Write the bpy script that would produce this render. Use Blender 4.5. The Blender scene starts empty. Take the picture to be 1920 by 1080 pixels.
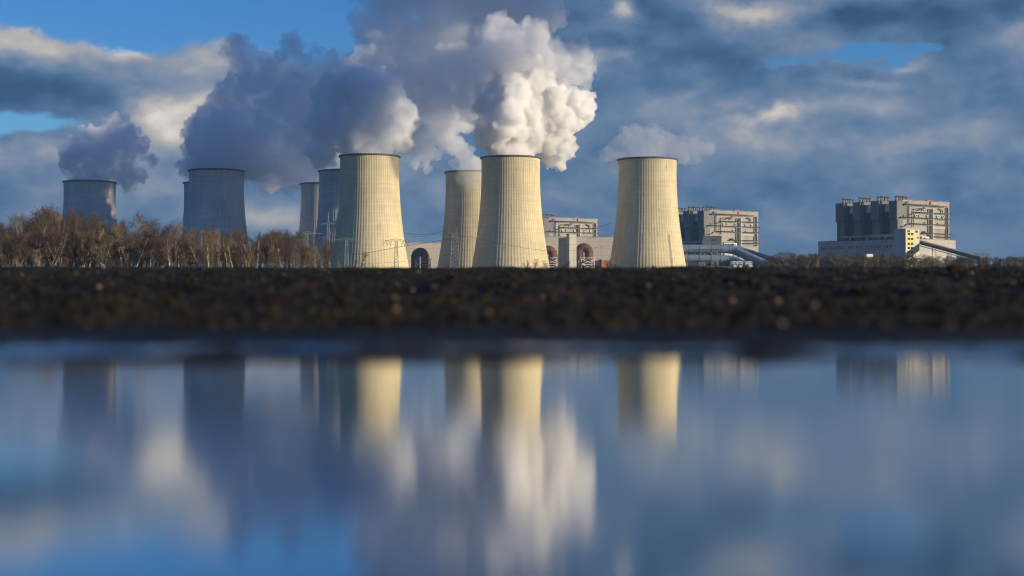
import bpy, math, random
import numpy as np
from mathutils import Vector, Matrix, noise as mnoise

sc = bpy.context.scene
PI = math.pi
R = math.radians
F = 2667.0          # focal length in pixels of a 1920 wide frame (50 mm lens)
HOR = 546.0         # eye level row in the photograph
EYE = 0.08

# ---------------------------------------------------------------- camera
cam = bpy.data.cameras.new('camera')
cam.lens = 50.0
cam.sensor_width = 36.0
cam.clip_start = 0.05
cam.clip_end = 30000
cam.dof.use_dof = True
cam.dof.focus_distance = 1300
cam.dof.aperture_fstop = 2.0
cam_o = bpy.data.objects.new('camera', cam)
sc.collection.objects.link(cam_o)
cam_o.location = (0, 0, EYE)
cam_o.rotation_euler = (PI/2 + (HOR-540)/F, 0, 0)
sc.camera = cam_o

# ---------------------------------------------------------------- render / colour
sc.render.engine = 'CYCLES'
cy = sc.cycles
cy.max_bounces = 14
cy.diffuse_bounces = 3
cy.glossy_bounces = 3
cy.transmission_bounces = 2
cy.volume_bounces = 12
cy.transparent_max_bounces = 24
cy.use_denoising = True
cy.denoiser = 'OPENIMAGEDENOISE'
cy.sample_clamp_indirect = 10
cy.use_light_tree = False
sc.render.filter_size = 1.15
cy.filter_width = 1.15
sc.view_settings.view_transform = 'Standard'
sc.view_settings.look = 'None'
sc.view_settings.gamma = 1.0
sc.view_settings.exposure = 0.5
sc.view_settings.use_curve_mapping = False

# ---------------------------------------------------------------- sun
SUN_EL = R(10.0)
SUN_AZ = math.atan2(0.937, -0.35)        # measured from +Y towards +X
sdir = Vector((math.sin(SUN_AZ)*math.cos(SUN_EL), math.cos(SUN_AZ)*math.cos(SUN_EL), math.sin(SUN_EL)))
sun = bpy.data.lights.new('sun', 'SUN')
sun.energy = 4.9
sun.angle = R(0.5)
sun.color = (1.0, 0.835, 0.59)
sun_o = bpy.data.objects.new('sun', sun)
sun_o.rotation_euler = sdir.to_track_quat('Z', 'Y').to_euler()
sun_o.location = (300, -100, 200)
sc.collection.objects.link(sun_o)

# ---------------------------------------------------------------- world: Nishita sky and a layer of clouds
WSTR = 0.10
world = bpy.data.worlds.new('World')
sc.world = world
world.use_nodes = True
wn = world.node_tree
wn.nodes.clear()
class NB:
    """tiny node builder"""
    def __init__(s, tree): s.t = tree
    def n(s, kind, **kw):
        nd = s.t.nodes.new(kind)
        for k, v in kw.items(): setattr(nd, k, v)
        return nd
    def link(s, a, b): s.t.links.new(a, b)
    def put(s, sock, v):
        if hasattr(v, 'is_output') or isinstance(v, bpy.types.NodeSocket): s.t.links.new(v, sock)
        else: sock.default_value = v
    def m(s, op, a, b=0.0, c=None, clamp=False):
        nd = s.n('ShaderNodeMath', operation=op, use_clamp=clamp)
        s.put(nd.inputs[0], a); s.put(nd.inputs[1], b)
        if c is not None: s.put(nd.inputs[2], c)
        return nd.outputs[0]
    def vm(s, op, a, b=None, scale=None):
        nd = s.n('ShaderNodeVectorMath', operation=op)
        s.put(nd.inputs[0], a)
        if b is not None: s.put(nd.inputs[1], b)
        if scale is not None: s.put(nd.inputs['Scale'], scale)
        return nd.outputs['Value'] if op in ('LENGTH', 'DOT_PRODUCT', 'DISTANCE') else nd.outputs[0]
    def noise(s, vec, scale, detail=4, rough=0.5, dist=0.0, kind='FBM'):
        nd = s.n('ShaderNodeTexNoise', noise_dimensions='3D')
        s.put(nd.inputs['Vector'], vec)
        nd.inputs['Scale'].default_value = scale
        nd.inputs['Detail'].default_value = detail
        nd.inputs['Roughness'].default_value = rough
        nd.inputs['Distortion'].default_value = dist
        return nd.outputs['Fac']
    def mapr(s, v, a, b, c=0.0, d=1.0, smooth=True):
        nd = s.n('ShaderNodeMapRange', interpolation_type='SMOOTHSTEP' if smooth else 'LINEAR')
        s.put(nd.inputs[0], v)
        for i, x in enumerate((a, b, c, d)): nd.inputs[1+i].default_value = x
        return nd.outputs[0]
    def mix(s, fac, a, b, blend='MIX'):
        nd = s.n('ShaderNodeMix', data_type='RGBA', blend_type=blend)
        s.put(nd.inputs[0], fac)
        for sock, v in ((nd.inputs[6], a), (nd.inputs[7], b)):
            if isinstance(v, (tuple, list)): sock.default_value = (*v[:3], 1)
            else: s.link(v, sock)
        return nd.outputs[2]
    def ramp(s, v, stops):
        nd = s.n('ShaderNodeValToRGB')
        s.put(nd.inputs[0], v)
        cr = nd.color_ramp
        while len(cr.elements) < len(stops): cr.elements.new(0.5)
        for e, (p, c) in zip(cr.elements, stops): e.position = p; e.color = (*c, 1)
        return nd.outputs[0]
W = NB(wn)
tc = W.n('ShaderNodeTexCoord')
dirv = W.vm('NORMALIZE', tc.outputs['Generated'])
sep = W.n('ShaderNodeSeparateXYZ'); W.link(dirv, sep.inputs[0])
az = W.m('ARCTAN2', sep.outputs[0], sep.outputs[1])
el = W.m('ARCSINE', sep.outputs[2])
uv = W.n('ShaderNodeCombineXYZ'); W.link(az, uv.inputs[0]); W.link(el, uv.inputs[1])
# domain warp so that no cloud edge follows a smooth outline
pn = W.vm('MULTIPLY', dirv, (1.0, 1.0, 1.6))
wnz = W.n('ShaderNodeTexNoise', noise_dimensions='3D'); W.link(pn, wnz.inputs['Vector'])
wnz.inputs['Scale'].default_value = 9.0; wnz.inputs['Detail'].default_value = 6.0; wnz.inputs['Roughness'].default_value = 0.6
wv = W.vm('SUBTRACT', wnz.outputs['Color'], (0.5, 0.5, 0.5))
uvw = W.vm('ADD', uv.outputs[0], W.vm('MULTIPLY', wv, (0.11, 0.055, 0.0)))
def blobs(lst, vec):
    tot = None
    for (px, py, rx, ry, w) in lst:
        c = ((px-960)/F, (HOR-py)/F, 0)
        q = W.vm('MULTIPLY', W.vm('SUBTRACT', vec, c), (F/rx, F/ry, 0))
        g = W.m('MULTIPLY', W.m('POWER', 2.718, W.m('MULTIPLY', W.vm('DOT_PRODUCT', q, q), -1.0)), w)
        tot = g if tot is None else W.m('ADD', tot, g)
    return tot
COVER = [  # where the sky is covered (+) or open (-); pixel rows and columns stand for directions
    (150, 175, 330, 100, 0.75), (-200, 180, 250, 120, 0.5), (120, 330, 300, 45, 0.35), (330, 230, 120, 60, 0.3),
    (250, 20, 420, 75, -1.1), (520, 40, 160, 60, -0.5), (-350, 0, 300, 90, -0.8), (250, -200, 500, 160, -0.5),
    (75, 262, 110, 22, -0.62), (290, 285, 60, 25, -0.2),
    (1100, 100, 300, 130, 0.7), (1400, 60, 260, 70, 0.6), (1790, 45, 260, 75, 0.75), (1500, 250, 520, 130, 0.7),
    (1850, 220, 200, 90, 0.5), (1400, 420, 700, 90, 0.55), (700, 380, 500, 70, 0.35), (2150, 150, 250, 200, 0.5),
    (1710, 112, 80, 18, -0.75), (1590, 106, 110, 18, -0.7), (1500, 135, 60, 18, -0.55), (1640, 128, 120, 14, -0.5), (1440, 140, 60, 18, -0.6), (1300, 105, 45, 22, -0.4), (1900, 96, 70, 14, -0.6), (1620, 8, 60, 22, -0.55), (1470, 0, 40, 18, -0.4),
    (1652, 122, 34, 8, 0.55), (1566, 98, 30, 8, 0.45), (1720, 104, 22, 7, 0.35), (1420, 118, 40, 12, -0.35), (1330, 150, 60, 16, -0.35), (1130, 250, 60, 12, -0.3),
]
LIGHT = [  # how sunlit the cloud is
    (120, 110, 180, 50, 0.28), (250, 95, 70, 22, 0.42), (330, 225, 110, 55, 0.50), (60, 115, 70, 28, 0.22), (400, 130, 60, 40, 0.25), (300, 270, 60, 25, 0.3),
    (60, 200, 170, 42, -0.42), (180, 190, 90, 30, -0.1), (140, 320, 260, 36, 0.20), (530, 412, 110, 24, 0.26), (760, 330, 80, 40, 0.05),
    (1175, 22, 30, 18, 0.62), (1410, 28, 110, 28, 0.44), (1350, 40, 120, 30, 0.1), (1165, 100, 40, 26, 0.36), (1440, 210, 70, 16, 0.50), (1400, 235, 90, 24, 0.2), (1270, 195, 60, 20, 0.14),
    (1610, 165, 70, 10, 0.30), (1700, 140, 60, 9, 0.22), (1640, 200, 120, 24, 0.20), (1900, 110, 60, 18, 0.18), (1740, 270, 120, 30, 0.14), (1480, 270, 160, 26, 0.08),
    (1800, 50, 230, 58, -0.36), (1350, 120, 130, 36, -0.26), (1530, 160, 60, 26, -0.22), (1250, 15, 130, 40, -0.16), (1600, 60, 120, 30, -0.12), (1230, 120, 80, 40, -0.12), (1850, 190, 140, 40, -0.06), (1050, 40, 120, 60, -0.18), (1180, 180, 70, 40, -0.1),
    (1500, 345, 600, 50, -0.06),
]
n1 = W.noise(pn, 7.0, 7, 0.58)
n2 = W.noise(pn, 24.0, 5, 0.52)
def density(vec):
    return W.noise(vec, 13.0, 7, 0.54, 0.1)
relief = W.m('SUBTRACT', density(pn), density(W.vm('ADD', pn, (0.011, -0.004, 0.020))))
cov = W.m('ADD', blobs(COVER, uvw), 0.12)
cov = W.m('ADD', cov, W.m('MULTIPLY', W.m('SUBTRACT', n1, 0.5), 1.5))
cov = W.m('ADD', cov, W.m('MULTIPLY', W.m('SUBTRACT', n2, 0.5), 0.75))
cov = W.m('ADD', cov, W.mapr(el, 0.02, 0.13, 0.42, 0.0))
cov = W.m('SUBTRACT', cov, W.mapr(el, 0.24, 0.60, 0.0, 0.45))
alpha = W.mapr(cov, 0.02, 0.36)
lit = W.m('ADD', blobs(LIGHT, uvw), 0.335)
lit = W.m('ADD', lit, W.m('MULTIPLY', relief, 0.85))
lit = W.m('ADD', lit, W.m('MULTIPLY', W.m('SUBTRACT', n1, 0.5), 0.22))
lit = W.m('ADD', lit, W.m('MULTIPLY', W.m('SUBTRACT', n2, 0.5), 0.12))
puff = W.m('ABSOLUTE', W.m('SUBTRACT', W.m('MULTIPLY', W.noise(W.vm('ADD', pn, W.vm('SCALE', wv, scale=0.03)), 19.0, 3, 0.5), 2.0), 1.0))
lit = W.m('ADD', lit, W.m('MULTIPLY', W.m('SUBTRACT', 0.22, puff), 0.34))
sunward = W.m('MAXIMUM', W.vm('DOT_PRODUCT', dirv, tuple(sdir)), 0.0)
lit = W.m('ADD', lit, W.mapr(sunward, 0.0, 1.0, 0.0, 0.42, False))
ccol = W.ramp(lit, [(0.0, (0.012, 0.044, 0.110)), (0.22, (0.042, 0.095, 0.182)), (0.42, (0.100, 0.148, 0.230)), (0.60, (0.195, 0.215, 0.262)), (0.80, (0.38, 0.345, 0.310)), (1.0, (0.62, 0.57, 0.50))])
# bluish air in front of low clouds
ccol = W.mix(W.mapr(el, 0.0, 0.085, 0.55, 0.0), ccol, (0.060, 0.115, 0.205))
sky = W.n('ShaderNodeTexSky', sky_type='NISHITA')
sky.sun_disc = False
sky.sun_elevation = SUN_EL
sky.sun_rotation = SUN_AZ
sky.air_density = 1.0; sky.dust_density = 0.3; sky.ozone_density = 2.0
hs = W.n('ShaderNodeHueSaturation')
hs.inputs['Saturation'].default_value = 1.45; hs.inputs['Value'].default_value = 0.95
W.link(sky.outputs[0], hs.inputs['Color'])
ccol10 = W.vm('SCALE', ccol, scale=1.0/WSTR)
clear = W.mix(1.0, hs.outputs[0], (0.42, 0.66, 1.10), 'MULTIPLY')
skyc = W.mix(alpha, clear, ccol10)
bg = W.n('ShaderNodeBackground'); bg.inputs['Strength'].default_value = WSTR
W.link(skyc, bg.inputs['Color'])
wo = W.n('ShaderNodeOutputWorld'); W.link(bg.outputs[0], wo.inputs['Surface'])

# ---------------------------------------------------------------- helpers
def PX(px, D): return (px-960.0)/F*D
def PZ(py, D): return EYE + (HOR-py)/F*D
def tag(o, label=None, cat=None, group=None, kind=None):
    if label: o['label'] = label
    if cat: o['category'] = cat
    if group: o['group'] = group
    if kind: o['kind'] = kind
    return o
def empty(name, loc=(0, 0, 0), rz=0.0):
    o = bpy.data.objects.new(name, None)
    o.location = loc; o.rotation_euler = (0, 0, rz); o.empty_display_size = 1
    sc.collection.objects.link(o)
    return o
def link_mesh(name, me, parent=None, loc=(0, 0, 0)):
    o = bpy.data.objects.new(name, me)
    sc.collection.objects.link(o)
    o.location = loc
    if parent is not None: o.parent = parent
    return o
def copy_tree(o, parent=None):
    c = o.copy(); sc.collection.objects.link(c)
    if parent is not None:
        c.parent = parent
    for ch in list(o.children): copy_tree(ch, c)
    return c
def np_mesh(name, verts, faces, smooth=False, mats=(), midx=None):
    """verts (n,3) array, faces (m,k) int array with one k"""
    me = bpy.data.meshes.new(name)
    verts = np.asarray(verts, dtype=np.float32); faces = np.asarray(faces, dtype=np.int32)
    k = faces.shape[1]
    me.vertices.add(len(verts)); me.vertices.foreach_set('co', verts.ravel())
    me.loops.add(faces.size); me.loops.foreach_set('vertex_index', faces.ravel())
    me.polygons.add(len(faces))
    me.polygons.foreach_set('loop_start', np.arange(0, faces.size, k, dtype=np.int32))
    me.polygons.foreach_set('loop_total', np.full(len(faces), k, dtype=np.int32))
    me.polygons.foreach_set('use_smooth', np.full(len(faces), smooth, dtype=bool))
    for m in mats: me.materials.append(m)
    if midx is not None: me.polygons.foreach_set('material_index', np.asarray(midx, dtype=np.int32))
    me.update(calc_edges=True); me.validate()
    return me
class MB:
    """collects boxes, bars, tubes and lathed shapes into ONE mesh"""
    def __init__(s): s.v = []; s.f = []; s.mi = []; s.sm = []; s.cur = 0
    def mat(s, i): s.cur = i; return s
    def face(s, idx, sm=False): s.f.append(idx); s.mi.append(s.cur); s.sm.append(sm)
    def box(s, x0, y0, z0, x1, y1, z1):
        b = len(s.v)
        s.v += [(x0, y0, z0), (x1, y0, z0), (x1, y1, z0), (x0, y1, z0), (x0, y0, z1), (x1, y0, z1), (x1, y1, z1), (x0, y1, z1)]
        for q in ((0, 3, 2, 1), (4, 5, 6, 7), (0, 1, 5, 4), (1, 2, 6, 5), (2, 3, 7, 6), (3, 0, 4, 7)):
            s.face([b+i for i in q])
        return s
    def tube(s, pts, r, n=6, closed=True, sm=True):
        pts = [Vector(p) for p in pts]
        rs = r if isinstance(r, (list, tuple)) else [r]*len(pts)
        b = len(s.v)
        prev = None
        for i, p in enumerate(pts):
            t = (pts[min(i+1, len(pts)-1)] - pts[max(i-1, 0)]).normalized()
            if prev is None:
                up = Vector((0, 0, 1)) if abs(t.z) < 0.9 else Vector((1, 0, 0))
                a = t.cross(up).normalized()
            else:
                a = (prev - t*prev.dot(t)).normalized()
            prev = a
            c = t.cross(a)
            for k in range(n):
                th = 2*PI*k/n + PI/n
                s.v.append(tuple(p + (a*math.cos(th) + c*math.sin(th))*rs[i]))
        for i in range(len(pts)-1):
            for k in range(n):
                s.face([b+i*n+k, b+i*n+(k+1) % n, b+(i+1)*n+(k+1) % n, b+(i+1)*n+k], sm and n > 4)
        if closed:
            s.face([b+k for k in range(n)][::-1]); e = b+(len(pts)-1)*n
            s.face([e+k for k in range(n)])
        return s
    def bar(s, p, q, r): return s.tube([p, q], r, 4, True, False)
    def lathe(s, prof, n=24, cx=0, cy=0, sm=True, cap=True):
        b = len(s.v)
        for (r, z) in prof:
            for k in range(n):
                th = 2*PI*k/n
                s.v.append((cx+r*math.cos(th), cy+r*math.sin(th), z))
        for i in range(len(prof)-1):
            for k in range(n):
                s.face([b+i*n+k, b+i*n+(k+1) % n, b+(i+1)*n+(k+1) % n, b+(i+1)*n+k], sm)
        if cap:
            s.face([b+k for k in range(n)][::-1]); e = b+(len(prof)-1)*n
            s.face([e+k for k in range(n)])
        return s
    def prism(s, poly, y0, y1):
        """polygon in the xz plane, extruded along y"""
        b = len(s.v); n = len(poly)
        s.v += [(x, y0, z) for x, z in poly] + [(x, y1, z) for x, z in poly]
        s.face([b+i for i in range(n)]); s.face([b+n+i for i in range(n)][::-1])
        for i in range(n): s.face([b+i, b+n+i, b+n+(i+1) % n, b+(i+1) % n])
        return s
    def mesh(s, name, mats):
        me = bpy.data.meshes.new(name)
        me.from_pydata(s.v, [], s.f)
        if not isinstance(mats, (list, tuple)): mats = [mats]
        for m in mats: me.materials.append(m)
        me.polygons.foreach_set('material_index', s.mi)
        me.polygons.foreach_set('use_smooth', s.sm)
        me.update()
        return me
    def build(s, name, mats, parent=None, loc=(0, 0, 0)):
        return link_mesh(name, s.mesh(name, mats), parent, loc)

# ---------------------------------------------------------------- materials
def material(name):
    m = bpy.data.materials.new(name); m.use_nodes = True
    m.node_tree.nodes.clear()
    return m, NB(m.node_tree)
def finish(B, color, rough=0.8, bump=None, bump_str=0.3, bump_dist=0.1, metallic=0.0, ior=1.45, spec=0.4):
    p = B.n('ShaderNodeBsdfPrincipled')
    if isinstance(color, (tuple, list)): p.inputs['Base Color'].default_value = (*color[:3], 1)
    else: B.link(color, p.inputs['Base Color'])
    B.put(p.inputs['Roughness'], rough)
    p.inputs['Metallic'].default_value = metallic
    p.inputs['IOR'].default_value = ior
    p.inputs['Specular IOR Level'].default_value = spec
    if bump is not None:
        bn = B.n('ShaderNodeBump'); bn.inputs['Strength'].default_value = bump_str; bn.inputs['Distance'].default_value = bump_dist
        B.link(bump, bn.inputs['Height']); B.link(bn.outputs[0], p.inputs['Normal'])
    o = B.n('ShaderNodeOutputMaterial'); B.link(p.outputs[0], o.inputs['Surface'])
    return p
def wall_mat(name, c0, c1, scale=0.25, rough=0.85, stretch=(1, 1, 0.25), joint=None, metallic=0.0):
    """weathered wall: blotches and vertical runs of dirt, sometimes sheet joints"""
    m, B = material(name)
    t = B.n('ShaderNodeTexCoord').outputs['Object']
    a = B.noise(B.vm('MULTIPLY', t, stretch), scale, 6, 0.6)
    b = B.noise(t, scale*6, 4, 0.6)
    f = B.mapr(B.m('ADD', B.m('MULTIPLY', a, 0.7), B.m('MULTIPLY', b, 0.3)), 0.32, 0.68)
    col = B.mix(f, c0, c1)
    runs = B.mapr(B.noise(B.vm('MULTIPLY', t, (1, 1, 0.06)), scale*4, 5, 0.65), 0.55, 0.78, 0.0, 0.45)
    col = B.mix(runs, col, tuple(x*0.5 for x in c0))
    if joint:
        sx = B.n('ShaderNodeSeparateXYZ'); B.link(t, sx.inputs[0])
        fr = B.m('FRACT', B.m('MULTIPLY', sx.outputs[2], 1.0/joint))
        col = B.mix(B.m('MULTIPLY', B.m('LESS_THAN', fr, 0.06), 0.45), col, tuple(x*0.45 for x in c0))
    finish(B, col, rough, metallic=metallic)
    return m
def plain_mat(name, c, rough=0.7, var=0.25, scale=0.6, metallic=0.0, spec=0.4):
    m, B = material(name)
    t = B.n('ShaderNodeTexCoord').outputs['Object']
    a = B.mapr(B.noise(t, scale, 5, 0.6), 0.3, 0.7)
    col = B.mix(a, tuple(x*(1-var) for x in c), tuple(min(1, x*(1+var)) for x in c))
    finish(B, col, rough, metallic=metallic, spec=spec)
    return m
M = {}
# ribbed tower concrete
def tower_material(name, c0, c1):
    m, B = material(name)
    t = B.n('ShaderNodeTexCoord').outputs['Object']
    oi = B.n('ShaderNodeObjectInfo').outputs['Random']
    off = B.vm('SCALE', B.n('ShaderNodeCombineXYZ').outputs[0], scale=1.0)
    cx = B.n('ShaderNodeCombineXYZ'); B.link(B.m('MULTIPLY', oi, 300.0), cx.inputs[0]); B.link(B.m('MULTIPLY', oi, 170.0), cx.inputs[1])
    tt = B.vm('ADD', t, cx.outputs[0])
    sx = B.n('ShaderNodeSeparateXYZ'); B.link(t, sx.inputs[0])
    big = B.noise(B.vm('MULTIPLY', tt, (1, 1, 0.5)), 0.035, 6, 0.6)
    col = B.mix(B.mapr(big, 0.3, 0.7), c0, c1)
    lift = B.noise(B.vm('MULTIPLY', tt, (0.05, 0.05, 1.0)), 0.55, 3, 0.7)
    col = B.mix(B.mapr(lift, 0.38, 0.62, 0.20, 0.0), col, (0.27, 0.25, 0.20))
    ring = B.m('FRACT', B.m('MULTIPLY', sx.outputs[2], 1/4.2))
    col = B.mix(B.m('MULTIPLY', B.m('LESS_THAN', ring, 0.07), 0.10), col, (0.2, 0.18, 0.14))
    run = B.noise(B.vm('MULTIPLY', tt, (1, 1, 0.035)), 0.45, 5, 0.62)
    col = B.mix(B.mapr(run, 0.52, 0.72, 0.0, 0.50), col, (0.30, 0.25, 0.16))
    drip = B.m('MULTIPLY', B.mapr(B.noise(B.vm('MULTIPLY', tt, (1, 1, 0.10)), 0.75, 3, 0.5), 0.66, 0.74), B.mapr(B.noise(tt, 0.06, 2), 0.45, 0.56))
    col = B.mix(B.m('MULTIPLY', drip, 0.7), col, (0.10, 0.085, 0.06))
    ochre = B.mapr(B.noise(B.vm('MULTIPLY', tt, (1, 1, 0.6)), 0.09, 5, 0.7), 0.58, 0.72, 0.0, 0.35)
    col = B.mix(ochre, col, (0.42, 0.28, 0.12))
    col = B.mix(B.mapr(sx.outputs[2], 97.0, 98.5, 0.0, 0.10), col, (0.25, 0.24, 0.21))
    finish(B, col, 0.9, B.noise(tt, 1.2, 4), 0.25, 0.3)
    return m
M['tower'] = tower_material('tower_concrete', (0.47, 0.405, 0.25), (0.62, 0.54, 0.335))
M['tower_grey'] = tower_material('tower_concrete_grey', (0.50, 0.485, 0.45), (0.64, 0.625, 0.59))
M['rim'] = plain_mat('rim_concrete', (0.10, 0.095, 0.09), 0.9)
M['panel_grey'] = wall_mat('panel_grey', (0.23, 0.215, 0.185), (0.36, 0.335, 0.29), 0.05, 0.75, joint=5.2)
M['panel_dark'] = wall_mat('panel_dark', (0.11, 0.11, 0.11), (0.19, 0.19, 0.185), 0.06, 0.75, joint=6.0)
M['hall_wall'] = wall_mat('hall_wall', (0.36, 0.335, 0.29), (0.44, 0.415, 0.36), 0.05, 0.8, joint=9.0)
M['service_wall'] = wall_mat('service_wall', (0.33, 0.33, 0.32), (0.42, 0.42, 0.40), 0.06, 0.8)
M['yellow_wall'] = wall_mat('yellow_wall', (0.52, 0.47, 0.24), (0.62, 0.56, 0.31), 0.08, 0.8)
M['roof_felt'] = plain_mat('roof_felt', (0.10, 0.10, 0.10), 0.9)
M['glass_dark'] = plain_mat('glass_dark', (0.02, 0.025, 0.03), 0.15, spec=0.6)
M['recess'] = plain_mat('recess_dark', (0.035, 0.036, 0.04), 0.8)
M['pipe_dark'] = plain_mat('pipe_dark', (0.06, 0.055, 0.05), 0.6)
M['white_metal'] = plain_mat('white_metal', (0.68, 0.67, 0.63), 0.45, 0.08)
M['stack_metal'] = plain_mat('stack_metal', (0.22, 0.18, 0.15), 0.5, 0.3)
M['stack_cap'] = plain_mat('stack_cap', (0.05, 0.045, 0.042), 0.7)
M['red_paint'] = plain_mat('red_paint', (0.30, 0.10, 0.06), 0.6)
M['duct_blue'] = wall_mat('duct_blue', (0.145, 0.19, 0.25), (0.20, 0.255, 0.33), 0.08, 0.55, stretch=(0.4, 0.4, 0.4))
M['rust'] = wall_mat('rust', (0.11, 0.045, 0.028), (0.20, 0.085, 0.048), 0.12, 0.85)
M['steel'] = plain_mat('galvanised_steel', (0.26, 0.27, 0.25), 0.55)
M['cable'] = plain_mat('cable_dark', (0.04, 0.04, 0.045), 0.6)
M['brick_red'] = wall_mat('brick_red', (0.32, 0.10, 0.06), (0.40, 0.14, 0.09), 0.4, 0.9)
M['bark_brown'] = plain_mat('bark_brown', (0.075, 0.058, 0.042), 0.9, 0.4, 1.5)
M['bark_grey'] = plain_mat('bark_grey', (0.13, 0.11, 0.085), 0.9, 0.4, 1.5)
m, B = material('bark_birch')
t = B.n('ShaderNodeTexCoord').outputs['Object']
nz = B.noise(B.vm('MULTIPLY', t, (1, 1, 3.0)), 1.6, 4, 0.6)
finish(B, B.mix(B.mapr(nz, 0.42, 0.58), (0.50, 0.45, 0.37), (0.14, 0.11, 0.085)), 0.85)
M['bark_birch'] = m
def tree_mat(name, c, rough=0.9):
    m, B = material(name)
    t = B.n('ShaderNodeTexCoord').outputs['Object']
    a = B.mapr(B.noise(t, 0.9, 4, 0.6), 0.3, 0.7, 0.6, 1.4)
    r = B.n('ShaderNodeObjectInfo').outputs['Random']
    k = B.m('MULTIPLY', a, B.mapr(r, 0.0, 1.0, 0.55, 1.45, False))
    hs = B.n('ShaderNodeHueSaturation'); hs.inputs['Color'].default_value = (*c, 1)
    B.link(B.mapr(B.m('FRACT', B.m('MULTIPLY', r, 7.3)), 0.0, 1.0, 0.485, 0.525, False), hs.inputs['Hue'])
    B.link(k, hs.inputs['Value'])
    finish(B, hs.outputs[0], rough)
    return m
M['twig_brown'] = tree_mat('twig_brown', (0.085, 0.062, 0.045), 0.9)
M['twig_red'] = tree_mat('twig_red', (0.088, 0.058, 0.046), 0.9)
M['twig_straw'] = tree_mat('twig_straw', (0.15, 0.112, 0.07), 0.9)

# ---------------------------------------------------------------- terrain
rng = np.random.default_rng(11)
_tab = rng.random((256, 256))
def vnoise(x, y):
    xi = np.floor(x).astype(int); yi = np.floor(y).astype(int)
    fx = x-xi; fy = y-yi
    fx = fx*fx*(3-2*fx); fy = fy*fy*(3-2*fy)
    g = lambda a, b: _tab[a & 255, b & 255]
    return (g(xi, yi)*(1-fx)+g(xi+1, yi)*fx)*(1-fy) + (g(xi, yi+1)*(1-fx)+g(xi+1, yi+1)*fx)*fy
def fbm(x, y, o=4):
    s = 0; a = 0.5; t = 0
    for k in range(o):
        s = s + a*vnoise(x*2**k+17.3*k, y*2**k+5.7*k); t += a; a *= 0.55
    return s/t
PROF_Y = np.array([-2500, -1.0, -0.6, 1.3, 1.75, 1.90, 2.4, 3.5, 4.5, 6, 8, 9, 10, 12, 14, 20, 1450, 4000])
PROF_Z = np.array([0.15, 0.05, -0.06, -0.05, -0.004, -0.003, 0.007, 0.027, 0.050, 0.090, 0.150, 0.172, 0.206, 0.258, 0.296, 0.383, 21.2, 21.2])
def shore(x): return 1.67 + 0.16*(fbm(x*1.3+40, x*0+3.1, 3)-0.5) - 0.16*np.exp(-((x+0.62)/0.22)**2) + 0.10*(vnoise(x*9, x*0+9)-0.5)
def ground_z(x, y):
    """height of the ground without the clods"""
    return np.interp(y, PROF_Y, PROF_Z)
def terrain_z(x, y):
    z = ground_z(x, y)
    near = np.exp(-np.maximum(y-14, 0)/30.0)
    rise = np.clip((y-2.15)/3.0, 0, 1)
    amp = np.clip((y-1.6)/3.5, 0.0, 1.0)*near
    # swells, furrows, clods
    z = z + amp*0.035*(fbm(x*0.9, y*0.9, 2)-0.5)*np.clip(y/8, 0.3, 1.2)
    z = z + amp*0.016*np.sin((y + 0.15*np.sin(x*0.8))*2*PI/1.9)*np.clip((y-4)/4, 0, 1)
    cl = fbm(x*7, y*7, 3); cl2 = fbm(x*22+9, y*22+4, 3)
    z = z + amp*np.interp(y, [2, 6, 9, 12], [0.6, 1.0, 0.7, 0.3])*(0.034*np.maximum(cl-0.42, 0)*2.0 + 0.009*np.abs(cl2-0.5)*2.0)
    # the thin mud lip between the pool and the wet strip
    s = shore(x)
    lip = 0.0062 + 0.007*np.maximum(fbm(x*6, x*0+1.7, 3)-0.45, 0)*4
    z = np.where((y > 0.2) & (y < 3), z + lip*1.35*np.exp(-((y-s-0.045)/0.035)**2), z)
    z = np.where((y < s) & (y > -0.6), np.minimum(z, -0.006-(s-y)*0.06), z)
    # mud flecks standing out of the wet strip
    z = z + np.where((y > 1.75) & (y < 2.5), 0.010*np.maximum(fbm(x*4+3, y*14, 3)-0.52, 0)*2.2, 0)
    return z
dense_x = np.arange(-6.4, 6.41, 0.022)
ox = 6.4*np.exp(np.linspace(0.0, 1.0, 27)[1:]*math.log(4000/6.4))
xs = np.concatenate([-ox[::-1], dense_x, ox])
dy = [1.2]
while dy[-1] < 15: dy.append(dy[-1]*1.0058)
far_y = dy[-1]*np.exp(np.linspace(0, 1, 61)[1:]*math.log(4000/dy[-1]))
back = np.array([-2500, -1200, -400, -120, -40, -15, -6, -3, -1.6, -1.1, -0.8, -0.5, -0.1, 0.3, 0.7, 1.0])
ys = np.concatenate([back, np.array(dy), far_y])
GX, GY = np.meshgrid(xs, ys)
GZ = terrain_z(GX, GY)
GZ = np.where(np.abs(GX) > 7.5, np.where(GY < 2.3, np.where(np.abs(GX) > 9, 0.10, GZ), GZ), GZ)
nx, ny = len(xs), len(ys)
V = np.stack([GX.ravel(), GY.ravel(), GZ.ravel()], 1)
I = np.arange(nx*ny).reshape(ny, nx)
Q = np.stack([I[:-1, :-1].ravel(), I[:-1, 1:].ravel(), I[1:, 1:].ravel(), I[1:, :-1].ravel()], 1)
m, B = material('ploughed_soil')
geo = B.n('ShaderNodeNewGeometry').outputs['Position']
sp = B.n('ShaderNodeSeparateXYZ'); B.link(geo, sp.inputs[0])
a = B.noise(geo, 3.0, 6, 0.65); b = B.noise(geo, 30.0, 5, 0.65)
col = B.mix(B.mapr(a, 0.35, 0.65), (0.0060, 0.0048, 0.0034), (0.030, 0.0230, 0.0130))
col = B.mix(B.mapr(b, 0.55, 0.75, 0, 0.6), col, (0.032, 0.024, 0.014))
col = B.mix(B.mapr(sp.outputs[1], 8.0, 13.0, 0.0, 0.6), col, (0.019, 0.024, 0.007))
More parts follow.
